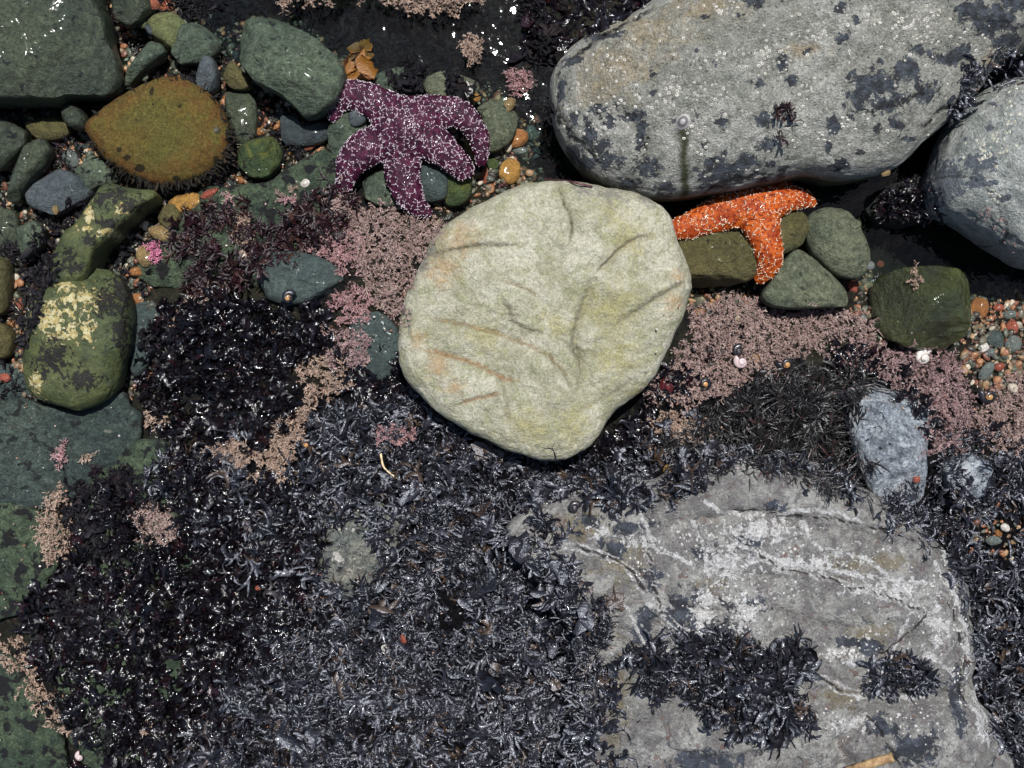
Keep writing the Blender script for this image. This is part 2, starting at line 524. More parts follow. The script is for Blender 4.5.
# ---- big grey boulder in the upper corner
BIG = [(549,100),(551,80),(558,66),(572,50),(600,34),(626,20),(660,-2),(700,-40),(800,-120),(1000,-140),(1080,-60),(1066,30),(1024,50),(986,77),(975,94),
       (946,123),(917,146),(889,172),(840,184),(798,178),(760,188),(718,195),(663,200),(634,197),(597,185),(575,165),(556,135)]
BIG_LICHEN = [(648,82,4,4),(649,99,4,4),(719,130,8,7),(757,126,9,8),(752,92,5,5),(785,88,6,6),(775,72,5,8),(762,149,8,6),(648,168,14,9),(667,187,11,8),(720,172,26,12),(745,165,20,8),
    (747,10,9,14),(733,27,4,3),(700,27,3,3),(830,21,7,6),(832,48,8,6),(845,30,5,5),(865,92,26,13),(895,78,14,12),(850,105,12,16),(880,112,18,10),(830,130,8,9),(918,98,14,10),(910,60,10,6),
    (950,62,22,10),(985,30,26,16),(1000,10,20,12),(960,20,14,12),(1005,45,16,8),(632,120,12,5),(640,138,5,14),(610,125,5,8),(598,112,10,4),(600,148,14,10),(612,160,12,8),(590,135,10,14),(575,120,5,10),
    (768,178,8,4),(826,150,3,9),(860,155,8,3),(784,170,5,8),(575,150,10,10),(588,160,12,7),(630,182,14,6),(700,150,4,4),(690,60,3,3),(710,75,3,4),(800,60,4,3),(870,70,4,4),(890,130,8,5),(905,140,10,4),(870,135,5,4),(840,165,12,4),(562,88,4,16),(572,60,12,5),(602,38,18,4)]
def big_feature(V, N, fl, ze):
    x, y = V[:, 0], V[:, 1]
    z = ze + .05
    li = blobs(x, y, BIG_LICHEN, z, .55, 130)
    oc = blobs(x, y, [(615,70,60,45),(640,40,70,40),(700,15,60,25),(590,95,30,30),(985,60,20,14),(800,60,30,10)], z, .9, 40, 3.)
    d, s, al = seg_dist(x + .0026 * noise2(x, y, 55, 3), y, np.array([W(684,128,.108), W(685,145,.098), W(684,165,.08), W(684,185,.055), W(682,200,.02)]))
    trail = np.clip((.0050 + .0014 * noise2(x, y, 90, 2, 4.) - d) / .003, 0, 1)
    # weathered shallow groove + facet steps
    V = V.copy()
    for line, dep, hw in [([(610,115),(640,135),(645,160),(635,185)], .006, .008), ([(780,60),(840,75),(900,60),(960,70)], .004, .012), ([(700,30),(760,60),(800,110)], .003, .012)]:
        dd, ss_, al = seg_dist(x + .004 * noise2(x, y, 40, 2), y, resample(poly_w(line, z), 20, False))
        V[:, 2] -= dep * np.exp(-(dd / hw) ** 2) * np.clip((V[:, 2] - ze) / .02, 0, 1)
    bc = np.full(len(V), .05)
    for line, dep in [([(606,98),(618,112),(634,124),(645,138),(641,158),(632,174)], .005), ([(556,104),(566,124),(584,142),(602,164)], .004), ([(588,104),(600,122),(604,140)], .003), ([(915,132),(938,112),(965,96),(985,80)], .006),
                      ([(566,62),(592,44),(624,26),(660,6)], .004), ([(850,118),(880,112),(905,104),(930,86)], .003), ([(700,196),(730,180),(775,172)], .003)]:
        dd, ss_, al = seg_dist(x + .004 * noise2(x, y, 70, 4), y + .004 * noise2(x, y, 70, 4, 3.), resample(poly_w(line, z), 24, False))
        tp = np.clip(np.minimum(al, 1 - al) * 5, .1, 1)
        V[:, 2] -= dep * np.exp(-(dd / .0022) ** 2) * tp
        bc = np.minimum(bc, dd + (1 - tp) * .002)
    V[:, 2] += .003 * np.abs(fbm(V, 26, 4, .55, 3.)) - .0018 * np.abs(fbm(V, 80, 3, .6, 2.))
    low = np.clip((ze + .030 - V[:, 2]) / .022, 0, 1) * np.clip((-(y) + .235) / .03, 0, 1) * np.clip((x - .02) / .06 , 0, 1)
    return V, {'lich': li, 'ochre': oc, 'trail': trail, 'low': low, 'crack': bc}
def big_material():
    m = Mat('grey barnacled boulder')
    col = m.mix(m.ss(m.noise(16, 6, .65, .5), .36, .66), C(166, 165, 154), C(194, 193, 184))
    col = m.mix(m.math('MULTIPLY', m.ss(m.noise(48, 5, .7, .6, None, 4.), .46, .62), .65), col, C(140, 142, 130))
    col = m.mix(m.math('MULTIPLY', m.field('ochre', 60, 3.4, 1.1, 6., .05), .6), col, C(176, 154, 112))
    col = m.grainy(col, .2, .26)
    col = m.mix(m.math('MULTIPLY', m.ss(m.noise(300, 4, .7, .3, None, 14.), .59, .66), .75), col, C(76, 74, 68))
    l2 = m.field('lich', 100, 4.6, .10, 3., .1)
    l2 = m.math('MAXIMUM', l2, m.math('MULTIPLY', m.ss(m.noise(75, 5, .7, .4, None, 41.), .64, .67), .8))
    col = m.mix(m.math('MULTIPLY', l2, .93), col, m.grainy(m.mix(m.ss(m.noise(120, 4), .42, .6), C(40, 44, 54), C(78, 86, 98)), .1, .3))
    col = m.mix(m.math('MULTIPLY', m.line('crack', .0034, .004, 12., .3), m.ss(m.noise(120, 5, .75, 0, None, 44.), .38, .5)), col, C(34, 34, 38))
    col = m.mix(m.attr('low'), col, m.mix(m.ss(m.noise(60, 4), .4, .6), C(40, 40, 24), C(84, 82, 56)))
    col = m.mix(m.math('MULTIPLY', m.attr('trail'), .95), col, C(56, 60, 24))
    h = m.math('ADD', m.math('MULTIPLY', m.noise(95, 7, .7, .4), .65), m.math('MULTIPLY', m.noise(520, 4, .7), .35))
    h = m.math('SUBTRACT', h, m.math('MULTIPLY', l2, .10))
    n = m.bump(h, 1.0, .014)
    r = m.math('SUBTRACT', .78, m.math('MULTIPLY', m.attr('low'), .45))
    return m.bsdf(col, r, n, .35)
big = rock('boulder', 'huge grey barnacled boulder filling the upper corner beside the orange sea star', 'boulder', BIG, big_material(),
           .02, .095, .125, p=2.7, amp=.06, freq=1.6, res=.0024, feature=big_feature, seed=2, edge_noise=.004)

# ---- bluish boulder at the edge
RGT = [(1024,80),(992,86),(975,98),(955,118),(945,135),(935,160),(928,185),(935,210),(960,222),(988,241),(1010,255),(1050,270),(1120,260),(1150,150),(1100,70)]
def rgt_feature(V, N, fl, ze):
    x, y = V[:, 0], V[:, 1]
    li = blobs(x, y, [(975,165,16,12),(950,180,12,24),(985,130,4,4),(992,105,4,3),(965,140,3,3),(985,186,5,3),(1000,200,6,4),(940,160,8,14),(970,185,10,8)], ze + .04, .7, 130)
    V = V.copy()
    dd, s, al = seg_dist(x + .003 * noise2(x, y, 60, 2), y, resample(poly_w([(940,175),(970,180),(990,200),(1000,215),(1010,240)], ze + .04), 20, False))
    V[:, 2] -= .004 * np.exp(-(dd / .004) ** 2)
    return V, {'lich': li, 'crack': dd}
def rgt_material():
    m = Mat('bluish grey boulder')
    col = m.mix(m.ss(m.noise(20, 6, .65, .5), .36, .66), C(172, 176, 170), C(206, 208, 202))
    col = m.mix(m.math('MULTIPLY', m.ss(m.noise(60, 5, .7, .5, None, 4.), .46, .62), .65), col, C(138, 148, 144))
    col = m.grainy(col, .18, .26)
    col = m.mix(m.math('MULTIPLY', m.ss(m.noise(300, 4, .7, .3, None, 14.), .58, .66), .7), col, C(72, 80, 84))
    l2 = m.field('lich', 130, 2.8, .1, 3., .1)
    col = m.mix(m.math('MULTIPLY', l2, .85), col, m.grainy(C(84, 92, 106), .15, .3))
    col = m.mix(m.math('MULTIPLY', m.line('crack', .0018, .001), .7), col, C(50, 54, 56))
    h = m.math('ADD', m.math('MULTIPLY', m.noise(95, 7, .7, .4), .65), m.math('MULTIPLY', m.noise(520, 4, .7), .35))
    return m.bsdf(col, .7, m.bump(h, 1.0, .014), .4)
rgt = rock('boulder', 'bluish grey rounded boulder cut off by the edge, beside the huge barnacled boulder', 'boulder', RGT, rgt_material(),
           .015, .075, .125, p=2.5, amp=.06, freq=1.4, res=.0022, feature=rgt_feature, seed=3, edge_noise=.006)

# ---- crusted outcrop in the lower corner
LOW = [(505,530),(540,500),(590,480),(640,478),(690,466),(740,455),(800,458),(860,486),(910,522),(950,556),(966,600),(968,640),(970,690),(990,715),(1008,760),(1020,820),(900,880),
       (700,860),(610,800),(575,740),(570,690),(570,640),(555,600),(530,570)]
LOW_CR = [[(690,512),(760,510),(840,520),(900,535),(945,565)], [(725,530),(770,560),(820,575),(900,600),(940,630)], [(935,580),(950,620),(955,680),(965,720)],
          [(650,600),(700,640),(740,660),(800,668),(860,690)], [(835,665),(880,640),(930,600)], [(560,540),(620,560),(650,600)], [(850,700),(880,740),(890,780)], [(640,520),(650,570),(660,640)]]
def low_feature(V, N, fl, ze):
    x, y = V[:, 0], V[:, 1]
    z = ze + .03
    V = V.copy()
    cr = np.full(len(V), .05); vn = np.full(len(V), .05)
    wx = .0035 * noise2(x, y, 60, 4); wy = .0035 * noise2(x, y, 60, 4, 6.)
    for k, line in enumerate(LOW_CR):
        d, s, al = seg_dist(x + wx, y + wy, resample(poly_w(line, z), 30, False))
        tp = np.clip(np.minimum(al, 1 - al) * 6, .1, 1)
        V[:, 2] -= (.003 * np.exp(-(d / .0016) ** 2) + (.006 if k % 2 else -.005) * .6 * (np.tanh(s * d / .0016) + 1) * np.exp(-d / .05)) * tp
        cr = np.minimum(cr, d + (1 - tp) * .002)
        vn = np.minimum(vn, np.abs(d - .0025) + .0012) if k % 2 else vn
    for line in LOW_VEIN:
        d, s, al = seg_dist(x + wx, y + wy, resample(poly_w(line, z), 30, False))
        vn = np.minimum(vn, d)
    for line, st, wd in LOW_LEDGE:
        d, s, al = seg_dist(x + wx, y + wy, resample(poly_w(line, z), 30, False))
        tp = np.clip(np.minimum(al, 1 - al) * 5, 0, 1)
        V[:, 2] -= st * .5 * (np.tanh(-s * d / .0022) + 1) * np.exp(-d / wd) * tp
        cr = np.minimum(cr, d + .0006 + (1 - tp) * .002)
    d, s, al = seg_dist(x + 2 * wx, y + 2 * wy, resample(poly_w([(822,790),(832,745),(848,712),(880,694),(930,690),(975,684)], z), 30, False))
    V[:, 2] -= .013 * np.exp(-(d / .009) ** 2)
    gx, gy = W(915, 755, z)
    V[:, 2] += .012 * np.exp(-((x - gx) / .07) ** 2 - ((y - gy) / .05) ** 2)
    V[:, 2] += .0022 * np.abs(fbm(V, 40, 4, .55, 6.)) - .0018 * np.abs(fbm(V, 95, 3, .6, 2.))
    wh = blobs(x, y, [(760,528,46,14),(720,560,26,26),(745,610,20,20),(800,560,50,12),(880,585,46,12),(930,620,20,30),(950,560,16,14),(850,655,20,6),(700,605,14,24),(660,650,16,14),(640,540,20,10),(600,530,14,8),(900,690,20,5),(840,715,20,12),(960,650,8,40),(975,720,12,30)], z)
    li = blobs(x, y, [(680,610,18,26),(720,630,30,20),(610,545,16,10),(860,640,12,10),(845,635,24,6),(900,735,26,18),(650,575,10,14),(745,540,12,10),(700,550,10,8),(590,520,14,6),(740,600,24,10),(770,505,14,6),(690,655,50,22),(950,700,10,40),(960,605,8,40),(700,755,40,16),(870,715,20,10),(640,620,10,30),(630,525,26,8)], z)
    oc = blobs(x, y, [(580,525,44,16),(620,560,34,26),(710,580,18,14),(860,625,34,14),(830,690,34,16),(615,690,18,60),(880,560,40,10),(705,640,20,10),(850,560,40,12)], z)
    return V, {'crack': cr, 'vein': vn, 'white': wh, 'lich': li, 'ochre': oc}
LOW_LEDGE = [([(630,520),(690,516),(750,508),(820,522),(890,540),(945,572)], .011, .05), ([(640,592),(700,604),(760,600),(830,618),(900,612)], .008, .04), ([(690,560),(750,572),(810,566),(870,590)], .006, .03), ([(640,735),(720,745),(800,735)], .010, .05)]
LOW_VEIN = [[(700,500),(740,515),(800,508),(860,520)],[(735,545),(790,560),(850,572),(920,580)],[(690,520),(705,570),(695,630)],[(740,590),(735,640),(760,670)],[(900,600),(880,650),(850,690)],[(800,520),(815,545),(860,555),(900,590)],
 [(640,510),(655,545),(690,560)],[(930,560),(955,610),(962,660)],[(880,660),(920,650),(945,670)],[(620,600),(640,640),(636,690)]]
def low_material():
    m = Mat('crusted grey outcrop')
    col = m.mix(m.ss(m.noise(22, 6, .7, .6), .38, .62), C(152, 150, 146), C(200, 198, 192))
    col = m.mix(m.math('MULTIPLY', m.ss(m.noise(55, 6, .72, .6, None, 4.), .49, .55), .7), col, C(132, 127, 128))
    col = m.mix(m.math('MULTIPLY', m.field('ochre', 80, 4.2, .6, 9., .15), .7), col, C(152, 140, 108))
    col = m.mix(m.math('MULTIPLY', m.ss(m.noise(75, 5, .7, .5, None, 27.), .6, .64), .7), col, C(140, 106, 94))
    col = m.grainy(col, .14, .22)
    l2 = m.field('lich', 90, 4.8, .08, 3., .15)
    l2 = m.math('MAXIMUM', l2, m.math('MULTIPLY', m.ss(m.noise(60, 6, .74, .5, None, 47.), .62, .64), .9))
    col = m.mix(m.math('MULTIPLY', l2, .92), col, m.grainy(m.mix(m.ss(m.noise(60, 3), .4, .6), C(44, 50, 62), C(78, 86, 102)), .15, .35))
    w1 = m.field('white', 120, 6.0, .12, 21., .33)
    w3 = m.math('MULTIPLY', m.line('vein', .0028, .003, 52., .5), m.ss(m.noise(110, 6, .78, 0, None, 61.), .41, .45))
    w2 = m.math('MULTIPLY', m.ss(m.noise(120, 6, .75, .6, None, 17.), .61, .63), .85)
    w = m.math('MAXIMUM', m.math('MAXIMUM', w1, w2), w3)
    col = m.mix(m.math('MULTIPLY', w, .94), col, m.grainy(C(240, 238, 236), .12, .3))
    col = m.mix(m.math('MULTIPLY', m.ss(m.noise(300, 4, .72, .3, None, 71.), .62, .66), .8), col, C(48, 46, 50))
    col = m.mix(m.math('MULTIPLY', m.line('crack', .0013, .0008), .9), col, C(36, 32, 32))
    h = m.math('ADD', m.math('MULTIPLY', m.noise(80, 7, .74, .5), .6), m.math('MULTIPLY', m.noise(420, 5, .75), .3))
    h = m.math('ADD', h, m.math('MULTIPLY', w, .08))
    return m.bsdf(col, .72, m.bump(h, 1.0, .018), .4)
low = rock('outcrop', 'grey rock outcrop with white crust and cracks, ringed by black seaweed', 'rock', LOW, low_material(),
           .008, .075, .06, p=2.7, amp=.075, freq=2.4, res=.0019, feature=low_feature, seed=4, edge_noise=.02)

# ---- the stones of the pool
M = {
 'darkgreen': rock_mat('wet dark green stone', D(56,66,54), D(74,82,62), D(40,48,42), D(16,17,16), D(110,116,96), dark_thr=.62, light_thr=.69, grain=.5, rough=.5, coat=.2, bump=.8),
 'green': rock_mat('grey green stone', D(74,88,72), D(92,104,84), D(56,74,64), D(24,26,24), D(130,134,110), dark_thr=.61, light_thr=.67, grain=.5, rough=.55, coat=.06, bump=.9, stretch=(.6, .4)),
 'paleg': rock_mat('pale grey green stone', D(98,106,84), D(116,120,96), D(84,94,78), D(54,60,46), D(146,146,124), dark_thr=.62, light_thr=.66, grain=.45, rough=.7),
 'yellowg': rock_mat('yellow green stone', D(104,112,70), D(118,122,78), D(88,104,72), D(58,64,40), D(146,142,96), rough=.6),
 'teal': rock_mat('teal slate', D(66,80,78), D(80,94,90), D(56,72,66), D(34,42,42), D(112,120,112), light_thr=.75, rough=.55, coat=.06, stretch=(.8, .35)),
 'slate': rock_mat('blue grey slate', D(78,88,92), D(96,104,108), D(70,82,80), D(44,50,54), D(128,134,134), light_thr=.74, rough=.55, coat=.05, stretch=(1.2, .35)),
 'darkslate': rock_mat('dark slate', C(54,62,64), C(64,72,72), C(48,56,54), C(36,42,42), None, rough=.55, coat=.2),
 'bedgreen': rock_mat('green bedrock', D(56,72,56), D(80,94,70), D(44,58,50), D(20,20,22), D(132,130,110), dark_scale=55, dark_thr=.535, light_thr=.7, rough=.6, grain=.55, big=30, coat=.0),
 'bedteal': rock_mat('teal bedrock', D(52,66,62), D(74,86,78), D(48,66,52), D(26,30,30), D(128,128,116), dark_thr=.58, light_thr=.66, rough=.6, grain=.55, big=30, coat=.0, stretch=(.7, .3)),
 'olive': rock_mat('olive stone', D(92,88,50), D(106,98,58), D(80,86,52), D(34,28,18), D(134,120,78), dark_thr=.62, rough=.6, coat=.03),
 'ochreolive': None,
 'mossy': rock_mat('mossy green stone', D(62,82,48), D(84,96,48), D(110,112,40), D(22,26,18), None, c_thr=.55, mid=50, dark_thr=.62, rough=.6),
 'tan': rock_mat('tan pebble', C(132,112,74), C(150,126,84), None, C(96,76,44), C(168,150,110), rough=.5, coat=.2, grain=.3),
 'ochre': rock_mat('ochre pebble', C(158,118,54), C(176,132,66), C(146,98,44), C(110,76,36), None, rough=.5, coat=.25, grain=.25),
 'orange': rock_mat('orange pebble', C(146,96,52), C(164,112,66), C(130,78,44), C(112,66,36), None, rough=.5, coat=.2, grain=.25),
 'rust': rock_mat('rust red pebble', C(140,78,56), C(156,90,66), None, C(100,54,40), None, rough=.5, coat=.2, grain=.25),
 'red': rock_mat('red pebble', C(148,76,58), C(164,90,70), None, None, None, rough=.5, coat=.2, grain=.2),
 'greyp': rock_mat('grey pebble', C(100,108,104), C(116,122,116), None, C(72,78,76), None, rough=.5, coat=.2, grain=.25),
 'whitep': rock_mat('white pebble', C(216,208,198), C(228,222,214), C(196,184,176), None, None, rough=.4, coat=.3, grain=.12),
 'blackrock': rock_mat('dark wet rock', C(30,34,32), C(48,52,46), C(24,26,26), C(12,12,12), C(96,96,90), light_thr=.66, rough=.35, coat=.6, bump=1.3),
 'wetgreen': rock_mat('glossy olive green rock', C(48,54,30), C(72,80,40), C(36,42,30), C(16,18,12), C(150,146,110), light_thr=.7, rough=.3, coat=.8, bump=1.0),
 'bluerock': rock_mat('blue grey wet rock', C(128,136,146), C(172,178,184), C(92,100,112), C(34,34,40), C(200,204,208), dark_thr=.63, light_thr=.6, light_scale=70, rough=.42, coat=.2, bump=1.1, mid=90, big=45, grain=.5),
 'reefrock': rock_mat('mottled grey rock', C(98,102,98), C(138,136,126), C(66,74,90), C(34,34,36), C(198,194,186), dark_thr=.6, light_thr=.61, light_scale=80, rough=.55, coat=.1, bump=1.2, mid=70, big=45, grain=.5),
}
def oval_material():
    m = Mat('ochre olive furred stone')
    col = m.mix(m.ss(m.noise(24, 5, .6, .5), .38, .62), D(104, 88, 40), D(92, 86, 40))
    col = m.mix(m.math('MULTIPLY', m.ss(m.attr('edge'), .45, 1.0), m.ss(m.noise(40, 4, .6, 0, None, 3.), .3, .6)), col, D(106, 70, 32))
    col = m.mix(m.math('MULTIPLY', m.ss(m.noise(55, 4, .6, .4, None, 6.), .54, .68), .7), col, D(98, 98, 44))
    col = m.mix(m.math('MULTIPLY', m.ss(m.noise(420, 4, .7, 0, None, 9.), .5, .66), .6), col, D(132, 116, 66))
    col = m.mix(m.math('MULTIPLY', m.ss(m.noise(300, 4, .7, 0, None, 2.), .56, .68), .6), col, D(74, 62, 26))
    col = m.grainy(col, .15, .28)
    col = m.mix(m.math('MULTIPLY', m.field('spot', 200, 1.6, .1), .9), col, D(36, 30, 18))
    h = m.math('ADD', m.math('MULTIPLY', m.noise(110, 6, .68, .3), .5), m.math('MULTIPLY', m.noise(800, 4, .75), .5))
    return m.bsdf(col, .85, m.bump(h, .75, .004), .2)
def oval_feature(V, N, fl, ze):
    x, y = V[:, 0], V[:, 1]
    sp = blobs(x, y, [(152,92,2.5,5),(181,107,2.5,2.5),(217,130,4,4),(170,80,3,2),(139,122,1.5,1.5),(155,106,1.5,1.5),(128,158,5,3),(140,168,6,4),(175,178,4,3),(205,172,5,3),(190,180,6,3),(120,150,3,3),(215,160,3,5)], ze + .02, .6, 250)
    return V, {'spot': sp}
def seagreen_material(name, gold):
    m = Mat(name)
    col = m.mix(m.ss(m.noise(24, 5, .6, .5), .38, .62), D(74, 84, 48), D(90, 96, 54))
    col = m.mix(m.math('MULTIPLY', m.ss(m.noise(60, 4, .6, .4, None, 6.), .54, .66), .8), col, D(60, 72, 50))
    col = m.grainy(col, .2, .28)
    y1 = m.field('gold', 150, 6.5, .12, 11., .35)
    ycol = m.mix(m.ss(m.noise(210, 3), .42, .6), D(184, 166, 104), D(216, 206, 160))
    col = m.mix(y1, col, ycol)
    dk = m.math('MAXIMUM', m.field('dark', 180, 6.0, .10, 15., .3), m.ss(m.noise(150, 5, .68, .3, None, 31.), .63, .655))
    col = m.mix(m.math('MULTIPLY', dk, .95), col, D(18, 11, 14))
    h = m.math('ADD', m.math('MULTIPLY', m.noise(110, 6, .68, .3), .6), m.math('MULTIPLY', m.noise(600, 4, .75), .2))
    h = m.math('ADD', h, m.math('MULTIPLY', y1, .25))
    h = m.math('SUBTRACT', h, m.math('MULTIPLY', dk, .2))
    return m.bsdf(col, .6, m.bump(h, .9, .005), .4)
def gold_feature(golds, darks):
    def f(V, N, fl, ze):
        x, y = V[:, 0], V[:, 1]
        return V, {'gold': blobs(x, y, golds, ze + .02, .8, 90, 1.), 'dark': blobs(x, y, darks, ze + .02, .8, 90, 4.)}
    return f

OVAL = [(86,125),(105,108),(130,92),(165,78),(190,82),(212,95),(226,115),(231,138),(226,158),(212,172),(190,183),(160,187),(135,178),(112,165),(95,145)]
oval = rock('oval_stone', 'ochre olive oval stone with a dark weed fringe round its lower edge', 'stone', OVAL, oval_material(), -.02, .028, .05, p=2.6, amp=.05, seed=20, feature=oval_feature)
rock('green_stone', 'green stone crusted with cream yellow patches, above a dark teal slab', 'stone',
     [(34,303),(46,285),(70,270),(100,268),(118,275),(130,300),(133,330),(131,345),(124,365),(118,388),(100,404),(80,411),(55,405),(38,398),(28,385),(24,352)],
     seagreen_material('yellow crusted green stone', 1), .0, .035, .06, p=2.6, amp=.08, seed=21, cuts=2,
     feature=gold_feature([(65,285,10,14),(85,300,28,14),(55,320,30,16),(70,335,26,10),(90,330,10,18),(38,385,10,14),(48,312,14,14)],
                          [(55,360,20,16),(118,290,16,34),(122,330,8,30),(85,380,22,10),(60,350,14,10),(110,300,14,20),(45,375,6,6)]))  # tall ellipses paint the shaded flank dark, the rest are black patches
rock('green_stone', 'narrow green stone with black specks and a golden rim, below the ochre oval stone', 'stone',
     [(150,190),(130,188),(105,184),(90,205),(78,222),(62,240),(53,262),(56,282),(75,286),(90,275),(99,252),(120,230),(140,212),(157,197)],
     seagreen_material('black specked green stone', 0), .012, .02, .07, p=2.8, amp=.08, seed=22,
     feature=gold_feature([(88,215,6,14),(84,228,10,5),(105,232,14,5),(120,210,8,6)], [(115,195,20,8),(68,255,9,8),(73,268,14,7),(100,200,8,10),(130,205,16,8),(110,222,16,6),(90,240,8,5)]))
